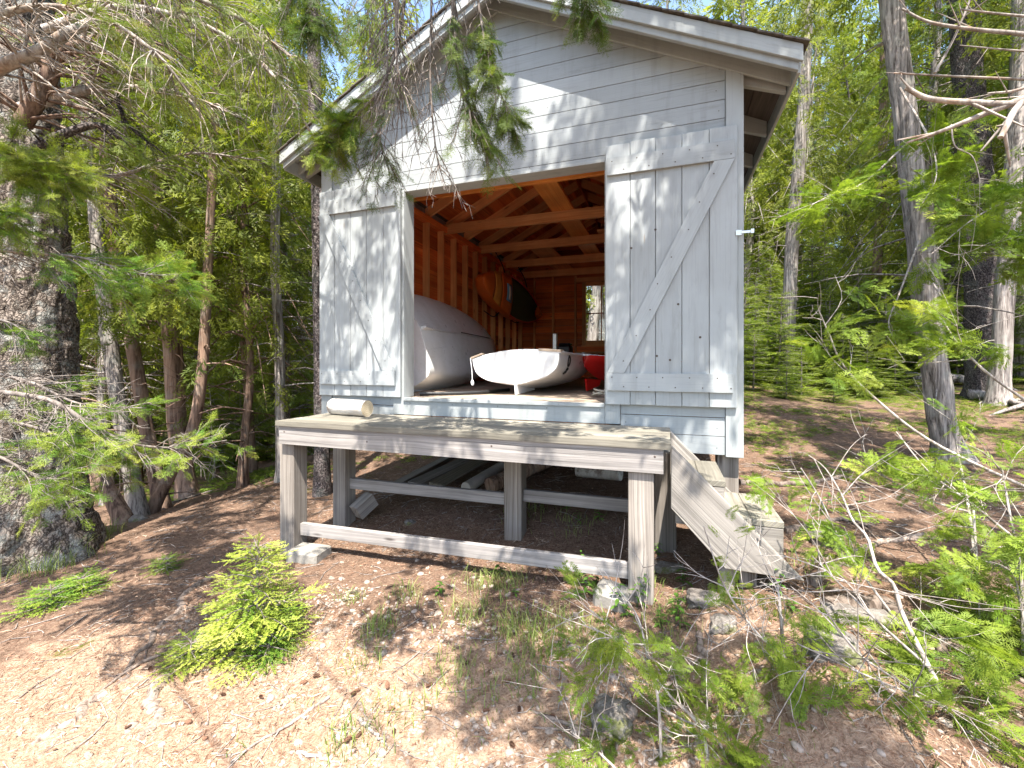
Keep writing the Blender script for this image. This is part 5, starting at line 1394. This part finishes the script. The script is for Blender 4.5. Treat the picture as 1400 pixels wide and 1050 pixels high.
def put_firs(spots, label, group):
    for px, v, sc in spots:
        x, y = uv2xy(px, v); e = empty('fir_sapling', (x, y, hz(x, y) - .03), label, 'sapling', group); st, nd = FK[rf.randrange(3)]
        e.scale = (sc, sc, sc); e.rotation_euler = (rf.uniform(-.06, .06), rf.uniform(-.06, .06), rf.uniform(0, 6.28))
        link(bpy.data.objects.new('stem', st), e); link(bpy.data.objects.new('needles', nd), e)
put_firs([(1030, 9.0, 0.75), (1062, 9.9, 1.00), (1095, 8.8, 0.70), (1128, 10.3, 1.05), (1150, 9.3, 0.60), (1172, 10.8, 1.10), (1210, 9.9, 0.80), (1012, 10.8, 1.10), (1048, 11.6, 1.20), (1110, 12.0, 1.30), (1195, 12.0, 1.20), (1240, 11.2, 0.95), (1075, 8.1, 0.45), (1140, 7.9, 0.35), (1185, 8.4, 0.45), (1225, 8.6, 0.40), (1310, 9.5, 0.80), (1400, 9.0, 0.90), (1420, 10.3, 1.10), (1330, 11.2, 1.00)], 'light green fir sapling in the mossy clearing right of the shed', 'fir saplings in the mossy clearing')
put_firs([(120, 9.5, 1.0), (262, 11.5, 1.1), (318, 10.5, .9), (352, 12.5, 1.2), (410, 10.0, 1.0), (60, 12.0, 1.2), (205, 13.0, 1.3), (290, 15.0, 1.5), (395, 14.0, 1.5), (150, 15.0, 1.6)], 'light green fir sapling in the shade between the trunks left of the deck', 'fir saplings in the left woods')

# ------------------------------------------------------------------ unseen tree added behind the viewpoint, leaf clumps placed to cast the shade
def add_shade_canopy():
    r = np.random.default_rng(5)
    s = np.array(SUN)
    spots = []
    def area(n, fx, fy, fz, t0, t1, rad, dens):
        for i in range(n):
            p = np.array([r.uniform(*fx), r.uniform(*fy), r.uniform(*fz)])
            t = r.uniform(t0, t1); sz = rad * r.uniform(.5, 1.4)
            while t < 16:
                c = p + s * t; v = -SY * c[0] + CY * c[1]; u = CY * c[0] + SY * c[1]
                if v < -.3 or abs(u) / max(v, .05) > 1.5 or 496 - 598 * (c[2] - EYE - 1.2 * sz) / max(v, .05) < -150: break
                t += .3
            spots.append((c, sz, dens))
    area(15, (-.7, .7), (3.4, 3.4), (1.2, 3.3), 3.6, 5.6, .17, 26)          # right door, front
    area(10, (-1.7, .6), (3.4, 3.4), (3.1, 4.0), 4.0, 6.0, .22, 28)           # gable
    area(7, (-3.1, -2.2), (3.4, 3.4), (1.2, 3.0), 3.6, 4.8, .10, 8)          # left door: light pattern
    area(10, (-2.0, .2), (2.65, 3.3), (.95, 1.0), 2.6, 4.5, .13, 18)         # deck
    area(2, (-1.7, .0), (3.3, 3.3), (1.0, 1.3), 2.6, 4.0, .13, 16)           # sill
    area(9, (-1.7, .6), (1.7, 2.7), (0, 0), 3.2, 5.2, .24, 46)            # ground in front of the deck
    area(13, (-4.9, -2.7), (1.7, 3.3), (-.2, -.1), 3.2, 5.5, .24, 34)         # left slope
    area(40, (.9, 4.8), (3.2, 8.5), (0.2, .5), 4.0, 7.0, .34, 44)            # right ground
    area(2, (-1.6, .2), (.7, 1.3), (0, 0), 3.0, 5.0, .10, 12)                # a little in the sunny foreground
    lv = NM(); wd = NM(); P, D = [], []
    for c, rad, n in spots:
        m = int(n * r.uniform(.7, 1.3)); q = r.normal(0, 1, (m, 3)) * rad * np.array([.75, .75, .45]); P.append(c + q); D.append(r.normal(0, 1, (m, 3)) * np.array([1, 1, .5]) - np.array([0, 0, .35]))
    P = np.concatenate(P); D = np.concatenate(D)
    vv = -SY * P[:, 0] + CY * P[:, 1]; uu = CY * P[:, 0] + SY * P[:, 1]; vs_ = np.maximum(vv, .05)
    shows = (vv > 0) & (np.abs(uu / vs_) < 1.35) & (496 - 598 * (P[:, 2] - EYE) / vs_ > -110)
    P = P[~shows]; D = D[~shows]
    root = empty('added_shade_tree', (4.2, -1.6, hz(4.2, -1.6)), 'unseen tree added behind the viewpoint, its leaf clumps placed to shade the scene', 'tree')
    o = np.array([4.2, -1.6, hz(4.2, -1.6)])
    tube(wd, [(0, 0, -.3), (0, .05, 5), (.1, .1, 11), (.1, .1, 17)], [.26, .2, .12, .03], 16)
    for c, rad, n in spots[::9]:
        a = np.array([.05, .05, max(1.5, c[2] - .8 * np.hypot(c[0] - o[0], c[1] - o[1]) * .5)]); e = c - o
        tube(wd, smooth_path([a, (a + e) / 2 + (0, 0, .3), e], 8), np.linspace(.014, .003, 8), 5, cap=False)
    put(lv, T_FARW, r, P - o, D, .26 * r.uniform(.6, 1.3, len(P)), np.clip(r.normal(.4, .2, len(P)), 0, 1), .4)
    wd.build('trunk', M['spruce_bark'], root); lv.build('crown', M['leaf_spruce'], root)
add_shade_canopy()

# ------------------------------------------------------------------ what lies on the ground
def rock(label, px, py, sx, sy, sz, seed, name='rock', mat='rock', rz=0.0, moss=False):
    p = gp(px, py); sx *= .9; sy *= .9; nm = NM(); n = 34
    th = np.linspace(0, math.pi, n); phv = np.linspace(0, 2 * math.pi, 2 * n, endpoint=False); A, B = np.meshgrid(th, phv, indexing='ij')
    x, y, z = np.sin(A) * np.cos(B), np.sin(A) * np.sin(B), np.cos(A)
    q = 3.2; k = (np.abs(x) ** q + np.abs(y) ** q + np.abs(z) ** q) ** (-1 / q); k = k * (1 + .9 * fbm(x * 1.4 + seed, y * 1.4, z * 1.4, seed, 4) + .35 * fbm(x * 5 + seed, y * 5, z * 5, seed + 3, 4))
    V = np.stack([x * k * sx, y * k * sy, z * k * sz], -1).reshape(-1, 3); m = 2 * n
    i = np.arange(n - 1)[:, None] * m; j = np.arange(m)[None, :]; kk = (j + 1) % m
    nm.add(V, np.stack([i + j, i + m + j, i + m + kk, i + kk], -1).reshape(-1, 4)); o = nm.build(name, M[mat]); o.location = p + Vector((0, 0, -sz * .05)); o.rotation_euler = (0, 0, rz)
    return tag(o, label, 'rock')
rock('flat grey rock under the stub post of the steps', 965, 822, .11, .08, .045, 1)
rock('grey angular rock in the bank below the steps', 990, 858, .075, .07, .05, 2)
rock('mossy boulder in the bank at the bottom right of the middle', 838, 985, .09, .11, .07, 3)
rock('brown boulder among the cedar shrubs', 1140, 892, .10, .09, .07, 4)
rock('pale rock beside the foot of the steps', 1128, 742, .10, .08, .06, 5)
rock('long rock at the foot of the right hand bank', 1185, 850, .17, .07, .055, 6)
rock('pale rock on the slope among the cedar stems', 190, 712, .10, .07, .05, 7)
rock('grey rock beyond the slope left of the deck', 300, 640, .20, .14, .10, 8)
rock('rounded stone in the slope just below the deck corner', 560, 716, .05, .04, .03, 9)
rock('dark rock half buried behind the right deck post', 905, 778, .22, .06, .045, 10)
m = MB(); p = gp(428, 775); m.box(-.13, .15, -.10, .10, -.06, .075); o = m.build('concrete_block', M['concrete'], None, .012); o.location = (-2.70, 2.76, hz(-2.7, 2.76) + .0); o.rotation_euler = (0, 0, .1); tag(o, 'pale concrete block at the foot of the left deck post', 'block')
m = MB(); m.box(-.10, .10, -.09, .09, -.06, .09); o = m.build('concrete_block', M['concrete'], None, .02); o.location = (-.31, 2.73, hz(-.31, 2.73)); o.rotation_euler = (.05, .08, -.15); tag(o, 'rough pale concrete block leaning beside the right deck post', 'block')

def stick(label, px, r0, name='stick', mat='twig', sink=.3, cat='stick', wob=.3, seed=1, lift=0.0):
    P = [gp(*p) for p in px]; b = P[0]; nm = NM(); Q = smooth_path([tuple(p - b + Vector((0, 0, r0 * (1 - sink) + lift))) for p in P], 40)
    r = np.random.default_rng(seed)
    tube(nm, Q + fbm(np.arange(40) * .35, np.arange(40) * 0, seed, seed, 3)[:, None] * np.array([1, 1, .3]) * r0 * 2.5, np.linspace(r0, r0 * .35, 40), 12, wob=wob, seed=seed)
    for q in range(5 if 'root' in name else 3):
        k = r.integers(4, 36); d = Q[k] - Q[k - 2]; d /= np.linalg.norm(d); d = d + r.normal(0, .7, 3) * np.array([1, 1, .15]); l = r0 * r.uniform(3, 9)
        tube(nm, smooth_path([Q[k], Q[k] + d * l * .5 - (0, 0, r0 * .2), Q[k] + d * l - (0, 0, r0 * .9)], 6), np.linspace(r0 * .4, r0 * .12, 6), 6, cap=False)
    o = nm.build(name, M[mat]); o.location = b
    return tag(o, label, cat)
stick('long exposed root running down the slope left of the little fir', [(285, 790), (262, 808), (240, 838), (214, 856), (200, 880), (172, 918), (150, 945)], .034, 'exposed_root', 'root', 1.35, 'root', seed=2)
stick('thin dark root crossing below the tiny fir seedling', [(275, 862), (232, 890), (180, 915), (130, 955)], .013, 'exposed_root', 'root', .5, 'root', seed=3)
stick('broad pale root in the bottom left gravel', [(150, 945), (118, 962), (100, 985), (60, 1002), (40, 1020), (5, 1030)], .032, 'exposed_root', 'root', 1.4, 'root', seed=4)
stick('root in the gravel at the bottom, left of the middle', [(215, 930), (204, 955), (210, 980), (195, 1020), (188, 1048)], .032, 'exposed_root', 'root', 1.4, 'root', seed=5)
stick('dark stick lying in the bottom gravel', [(450, 955), (400, 990), (355, 1015), (315, 1045)], .009, seed=6)
stick('short grey stick near the bottom edge, middle', [(488, 985), (510, 1002), (530, 1020)], .010, seed=7)
stick('pale stick at the very bottom edge', [(408, 1030), (440, 1038), (470, 1046)], .008, 'stick', 'deadwood', seed=8)
stick('dark root between the shed and the big grey cedar', [(1012, 662), (1060, 664), (1110, 662), (1150, 655), (1180, 668)], .03, 'exposed_root', 'root', .5, 'root', seed=9)
stick('winding root behind the steps at the right', [(1072, 728), (1110, 720), (1150, 712), (1190, 722)], .025, 'exposed_root', 'root', .5, 'root', seed=10)
stick('gnarled root running right below the steps', [(1110, 800), (1150, 770), (1200, 745), (1260, 735)], .03, 'exposed_root', 'root', .6, 'root', seed=11)
stick('old root in the bank beside the concrete block', [(955, 870), (960, 900), (968, 940), (975, 975)], .018, 'exposed_root', 'root', .5, 'root', seed=12)
stick('thick root breaking out of the mossy bank at the bottom', [(862, 975), (840, 1000), (815, 1018)], .03, 'exposed_root', 'root', .6, 'root', seed=13)
stick('big root at the right among the shrubs', [(1130, 840), (1190, 830), (1250, 860), (1290, 900)], .05, 'exposed_root', 'root', .7, 'root', seed=14)
stick('pale twig on the slope under the deck', [(470, 690), (500, 680), (530, 672)], .010, 'stick', 'deadwood', seed=15)
stick('grey branch lying across the slope below the cedar clump', [(180, 706), (230, 690), (300, 668), (350, 650)], .018, 'stick', 'twig', .4, seed=16)
stick('fallen log with grey bark across the mossy clearing', [(1172, 520), (1240, 524), (1310, 528), (1375, 532)], .16, 'fallen_log', 'cedar_bark', .2, 'log', .25, 17)
stick('shorter fallen log in front of the grey slanting cedar', [(1325, 545), (1370, 552), (1420, 566)], .09, 'fallen_log', 'cedar_bark', .2, 'log', .25, 18)
# stored under the shed
def lay(name, label, a, b, r, mat, cat, kind_='tube', w=.14, h=.04):
    if kind_ == 'tube':
        nm = NM(); d = Vector(b) - Vector(a); Q = smooth_path([(0, 0, 0), tuple(d * .5), tuple(d)], 16); tube(nm, Q, r, 16); o = nm.build(name, M[mat])
    else:
        m = MB(); m.beam((0, 0, 0), Vector(b) - Vector(a), w, h); o = m.build(name, M[mat], None, .004)
    o.location = a; return tag(o, label, cat)
def gz(x, y, d): return (x, y, hz(x, y) + d)
lay('pipe', 'white capped pipe lying under the shed, end towards the front', gz(-1.92, 4.05, .07), gz(-1.55, 6.4, .10), .06, 'pvc', 'pipe')
lay('timber', 'long skid timber along the left side under the shed', gz(-2.86, 4.15, .02), gz(-3.05, 8.2, .02), .1, 'postwood', 'timber', 'beam', .12, .12)
lay('plank', 'old plank under the shed, leftmost of the stored wood', gz(-2.62, 4.2, .05), gz(-2.2, 6.2, .08), .1, 'beamwood', 'plank', 'beam', .2, .04)
lay('plank', 'greenish board under the shed next to the pipe', gz(-2.30, 4.1, .09), gz(-1.9, 6.3, .16), .1, 'deckwood', 'plank', 'beam', .18, .035)
lay('pole', 'brown log lying under the shed right of the white pipe', gz(-1.70, 4.15, .07), gz(-.95, 5.6, .12), .08, 'red_bark', 'log')
lay('pole', 'short whitish log lying under the right half of the shed', gz(-.88, 4.6, .08), gz(-.42, 4.45, .08), .06, 'birch', 'log')
lay('offcut', 'broken wood block leaning on the left rear deck post', gz(-2.72, 3.36, .14), gz(-2.66, 3.52, .20), .1, 'postwood', 'block', 'beam', .12, .14)

# pebbles, needles, cones, grass
def ground_points(n, r, fx, fy, mask=None):
    out = []
    while sum(len(a) for a in out) < n:
        x = r.uniform(*fx, n); y = r.uniform(*fy, n)
        if mask is not None:
            k = r.random(n) < mask(x, y); x, y = x[k], y[k]
        out.append(np.stack([x, y], 1))
    p = np.concatenate(out)[:n]
    return np.column_stack([p, height(p[:, 0], p[:, 1])])
def inview(x, y):
    v = -SY * x + CY * y; u = CY * x + SY * y
    return (v > .7) & (np.abs(u) < v * 1.25)
def scatter_ground():
    r = np.random.default_rng(9)
    # needle litter
    nm = NM(); V = np.array([[0, 0, 0], [.5, .06, .04], [1, 0, 0], [.5, -.06, .04]]); F = np.array([[0, 1, 2, 3]])
    for n, fx, fy, s in ((90000, (-3.4, 1.9), (.55, 3.6), .030), (45000, (-6.5, 5.0), (1.2, 8.5), .055)):
        p = ground_points(n, r, fx, fy, lambda x, y: inview(x, y) * np.clip(.25 + 2.2 * fbm(x * 1.6, y * 1.6, 0, 3, 4) + .35, 0.05, 1)); a = r.uniform(0, 6.28, n); z = r.normal(0, .18, n)
        X, Y_, Z = frames(np.stack([np.cos(a), np.sin(a), z], 1), r.uniform(-1, 1, n)); p[:, 2] += .003
        scatter(nm, V * np.array([1, .5, 1]), F, p, X, Y_, Z, s * r.uniform(.4, 1.4, n), np.clip(r.beta(1.6, 2.2, n) * 1.25, 0, 1))
    tag(nm.build('needle_litter', M['litter'], None, False), 'brown conifer needles littered over the forest floor', 'needles', None, 'stuff')
    # twigs
    nm = NM()
    P = ground_points(1300, r, (-5.0, 3.4), (.6, 5.5), lambda x, y: inview(x, y) * 1.0)
    for q in P:
        a = r.uniform(0, 6.28); l = r.uniform(.04, .22); d = np.array([math.cos(a), math.sin(a), 0]); e = q + d * l; mid = q + d * l * .5 + r.normal(0, .015, 3)
        e[2] = hz(e[0], e[1]); mid[2] = hz(mid[0], mid[1]); w = r.uniform(.0012, .0035); tube(nm, np.array([q, mid, e]) + (0, 0, w + .002), [w, w, w * .5], 5, cap=False)
    tag(nm.build('twig_litter', M['twig']), 'small grey twigs scattered over the ground', 'twigs', None, 'stuff')
    # pebbles
    g = np.linspace(-1, 1, 4); V = []; F = []
    th = np.linspace(0, math.pi, 6); ph_ = np.linspace(0, 2 * math.pi, 8, endpoint=False); A, B = np.meshgrid(th, ph_, indexing='ij')
    V = np.stack([np.sin(A) * np.cos(B), np.sin(A) * np.sin(B), np.cos(A) * .55], -1).reshape(-1, 3) ; i = np.arange(5)[:, None] * 8; j = np.arange(8)[None, :]; k = (j + 1) % 8
    F = np.stack([i + j, i + 8 + j, i + 8 + k, i + k], -1).reshape(-1, 4)
    nm = NM()
    for n, fx, fy, s, msk in ((4200, (-3.0, 1.4), (.6, 2.5), .010, None), (380, (-3.0, 2.4), (.6, 3.2), .019, None)):
        p = ground_points(n, r, fx, fy, lambda x, y: inview(x, y) * np.clip(.3 + 3 * fbm(x * 2, y * 2, 0, 31, 3), .05, 1)); a = r.uniform(0, 6.28, n)
        X, Y_, Z = frames(np.stack([np.cos(a), np.sin(a), r.normal(0, .2, n)], 1), r.normal(0, .4, n))
        VV = V * (1 + .4 * (r.random(V.shape) - .5)); scatter(nm, VV * np.array([1, .75, .8]), F, p, X, Y_, Z, s * r.uniform(.3, 1.4, n) ** 1.2, r.random(n))
    tag(nm.build('gravel', M['pebble']), 'pale pebbles and gravel strewn over the sunny foreground', 'gravel', None, 'stuff')
    # chips and dead leaves: small curled flakes
    nm = NM(); V = np.array([[0, 0, 0], [.5, .32, .12], [1, 0, .05], [.5, -.32, .12]])
    p = ground_points(2600, r, (-5, 3.4), (.6, 5.5), lambda x, y: inview(x, y) * 1.0); n = len(p); a = r.uniform(0, 6.28, n); p[:, 2] += .006
    X, Y_, Z = frames(np.stack([np.cos(a), np.sin(a), r.normal(0, .25, n)], 1), r.normal(0, .5, n)); scatter(nm, V, F[:1] * 0 + np.array([[0, 1, 2, 3]]), p, X, Y_, Z, r.uniform(.008, .022, n), r.uniform(.1, .8, n))
    tag(nm.build('leaf_litter', M['litter'], None, False), 'bark chips and dead leaves on the forest floor', 'leaf litter', None, 'stuff')
    # grass
    nm = NM()
    tufts = []
    for (px, py, n, sp, h) in ((520, 862, 60, .06, .10), (640, 842, 70, .08, .11), (700, 860, 80, .08, .12), (735, 880, 90, .08, .12), (765, 855, 60, .07, .10), (690, 800, 60, .08, .12), (655, 800, 50, .08, .12), (725, 930, 50, .08, .09), (610, 920, 40, .08, .08), (500, 905, 40, .07, .08), (650, 950, 60, .12, .08), (555, 815, 40, .06, .09), (800, 870, 60, .08, .10), (820, 890, 50, .06, .10), (480, 820, 30, .05, .08), (385, 900, 30, .06, .07), (540, 985, 40, .08, .07), (470, 1010, 40, .05, .07), (100, 745, 160, .12, .22), (70, 775, 160, .12, .2), (130, 735, 80, .10, .18), (720, 700, 60, .12, .14), (790, 720, 30, .08, .10), (800, 1000, 30, .06, .08), (880, 800, 40, .06, .10), (905, 860, 40, .08, .09), (920, 830, 30, .06, .08), (1100, 770, 40, .06, .08)):
        b = gp(px, py)
        for i in range(int(n * 1.9)): tufts.append((b.x + r.normal(0, sp), b.y + r.normal(0, sp), h))
    for i in range(900):
        x, y = r.uniform(-1.9, .9), r.uniform(1.2, 2.6)
        if fbm(x * 2.2, y * 2.2, 0, 55, 3) > .02: tufts.append((x, y, .06))
    for x, y, h in tufts:
        z = hz(x, y) - .005; a = r.uniform(0, 6.28); l = h * r.uniform(.5, 1.3); bnd = r.uniform(.2, .9); w = r.uniform(.0012, .0026); d = np.array([math.cos(a), math.sin(a), 0]); s_ = np.array([-d[1], d[0], 0])
        c = [np.array([x, y, z]) + d * l * bnd * t * t + np.array([0, 0, l * t * (1 - .35 * bnd * t)]) for t in (0, .4, .75, 1)]
        ws = (w, w * .9, w * .6, w * .1); V = []
        for q, ww in zip(c, ws): V += [q - s_ * ww, q + s_ * ww]
        nm.add(V, np.array([[0, 1, 3, 2], [2, 3, 5, 4], [4, 5, 7, 6]]), r.uniform(.15, 1))
    tag(nm.build('grass', M['grass'], None, False), 'sparse tufts of grass on the ground before the deck and by the big spruce', 'grass', None, 'stuff')
    # moss cushions and ground plants in the clearing
    nm = NM(); p = ground_points(7000, r, (.9, 9), (4.5, 15), lambda x, y: np.clip(.02 + 3.0 * fbm(x * .8, y * .8, 0, 66, 4) + .15 * (y > 8), 0, 1)); n = len(p); a = r.uniform(0, 6.28, n)
    put(nm, T_FAR, r, p + (0, 0, .01), np.stack([np.cos(a), np.sin(a), .25 + 0 * a], 1), .11 * r.uniform(.5, 1.4, n), np.clip(r.normal(.4, .25, n), 0, 1), .3)
    tag(nm.build('ground_cover', M['leaf_under']), 'low green ground cover in the clearing right of the shed', 'ground cover', None, 'stuff')
    nm = NM(); p = ground_points(3500, r, (-16, -3.6), (4.5, 18), lambda x, y: np.clip(-.05 + 2.6 * fbm(x * .6, y * .6, 0, 67, 4), 0, 1)); n = len(p); a = r.uniform(0, 6.28, n)
    put(nm, T_FAR, r, p + (0, 0, .01), np.stack([np.cos(a), np.sin(a), .35 + 0 * a], 1), .2 * r.uniform(.5, 1.4, n), np.clip(r.normal(.4, .25, n), 0, 1), .3)
    tag(nm.build('undergrowth', M['leaf_under']), 'patchy green undergrowth on the forest floor left of the shed', 'undergrowth', None, 'stuff')
scatter_ground()

# pine cones, each its own
def cone_mesh():
    nm = NM(); r = np.random.default_rng(3); P, D, S_ = [], [], []
    for i in range(54):
        t = i / 54; z = .04 * t; rr = .0115 * math.sin(math.pi * (.12 + .85 * t)) ** .7; a = i * 2.4; P.append([rr * .5 * math.cos(a), rr * .5 * math.sin(a), z]); D.append([math.cos(a), math.sin(a), .8]); S_.append(.0125 * (1 - .35 * t))
    V = np.array([[0, 0, 0], [.5, .42, .05], [1, 0, .1], [.5, -.42, .05]]); X, Y_, Z = frames(np.array(D), np.zeros(54)); scatter(nm, V, np.array([[0, 1, 2, 3]]), np.array(P), X, Y_, Z, np.array(S_), r.uniform(.05, .45, 54))
    tube(nm, [(0, 0, 0), (0, 0, .02), (0, 0, .04)], [.004, .006, .002], 8, tint=.1); me = nm.mesh('pine_cone', M['litter'], False); return me
cm = cone_mesh()
rc = random.Random(4)
for i, (px, py) in enumerate(((238, 925), (170, 1000), (262, 990), (302, 952), (355, 955), (420, 935), (428, 928), (493, 945), (530, 945), (205, 915), (487, 950), (580, 972), (592, 938), (530, 975), (697, 1018), (710, 968), (752, 980), (660, 975), (470, 1018), (600, 820), (620, 825), (700, 895), (745, 900), (690, 935), (540, 1000), (495, 1003), (640, 905), (284, 1012))):
    p = gp(px, py); o = bpy.data.objects.new('pine_cone', cm); col.objects.link(o); s = rc.uniform(.55, .85); o.scale = (s, s, s); o.location = p + Vector((0, 0, .010)); o.rotation_euler = (rc.uniform(1.2, 1.9), 0, rc.uniform(0, 6.28))
    tag(o, 'small brown pine cone lying on the bare ground before the deck', 'pine cone', 'pine cones on the foreground')

# leafy weeds round the right post
def weed_mesh(seed, n=10, h=.14):
    r = np.random.default_rng(seed); nm = NM(); tube(nm, smooth_path([(0, 0, 0), (.01, 0, h * .5), (r.normal(0, .02), r.normal(0, .02), h)], 6), np.linspace(.002, .001, 6), 5, .3)
    for i in range(n):
        t = .15 + .85 * i / n; a = i * 2.4 + r.uniform(-.3, .3); L = .055 * (1.15 - .5 * t) * r.uniform(.8, 1.2); d = np.array([math.cos(a), math.sin(a), .35]); s_ = np.array([-d[1], d[0], 0]); b = np.array([0, 0, h * t]); V = []
        for u, w in ((0, .02), (.25, .16), (.55, .20), (.8, .12), (1, .01)):
            c = b + d * L * u - np.array([0, 0, L * .55 * u * u]); V += [c - s_ * L * w + (0, 0, L * .05), c, c + s_ * L * w + (0, 0, L * .05)]
        F = []
        for k in range(4): F += [[k * 3, k * 3 + 1, k * 3 + 4, k * 3 + 3], [k * 3 + 1, k * 3 + 2, k * 3 + 5, k * 3 + 4]]
        nm.add(V, F, np.clip(r.normal(.45, .2), 0, 1))
    return nm.mesh('weed', M['weed'])
wm = [weed_mesh(s, 9 + s, .10 + .03 * s) for s in range(4)]
for i, (px, py) in enumerate(((790, 790), (800, 815), (776, 780), (845, 838), (858, 842), (815, 800), (705, 815), (756, 690), (775, 700), (720, 690), (790, 715), (820, 712), (898, 758), (905, 855), (925, 845), (870, 830), (890, 820), (935, 800), (930, 860), (600, 812), (680, 790), (1128, 700), (1180, 688), (1062, 812), (1085, 835))):
    p = gp(px, py); o = bpy.data.objects.new('weed', rc.choice(wm)); col.objects.link(o); s = rc.uniform(.6, 1.15); o.scale = (s, s, s); o.location = p - Vector((0, 0, .004)); o.rotation_euler = (rc.uniform(-.2, .2), rc.uniform(-.2, .2), rc.uniform(0, 6.28))
    tag(o, 'small leafy green weed growing in the ground around and under the deck', 'weed', 'weeds around the deck')
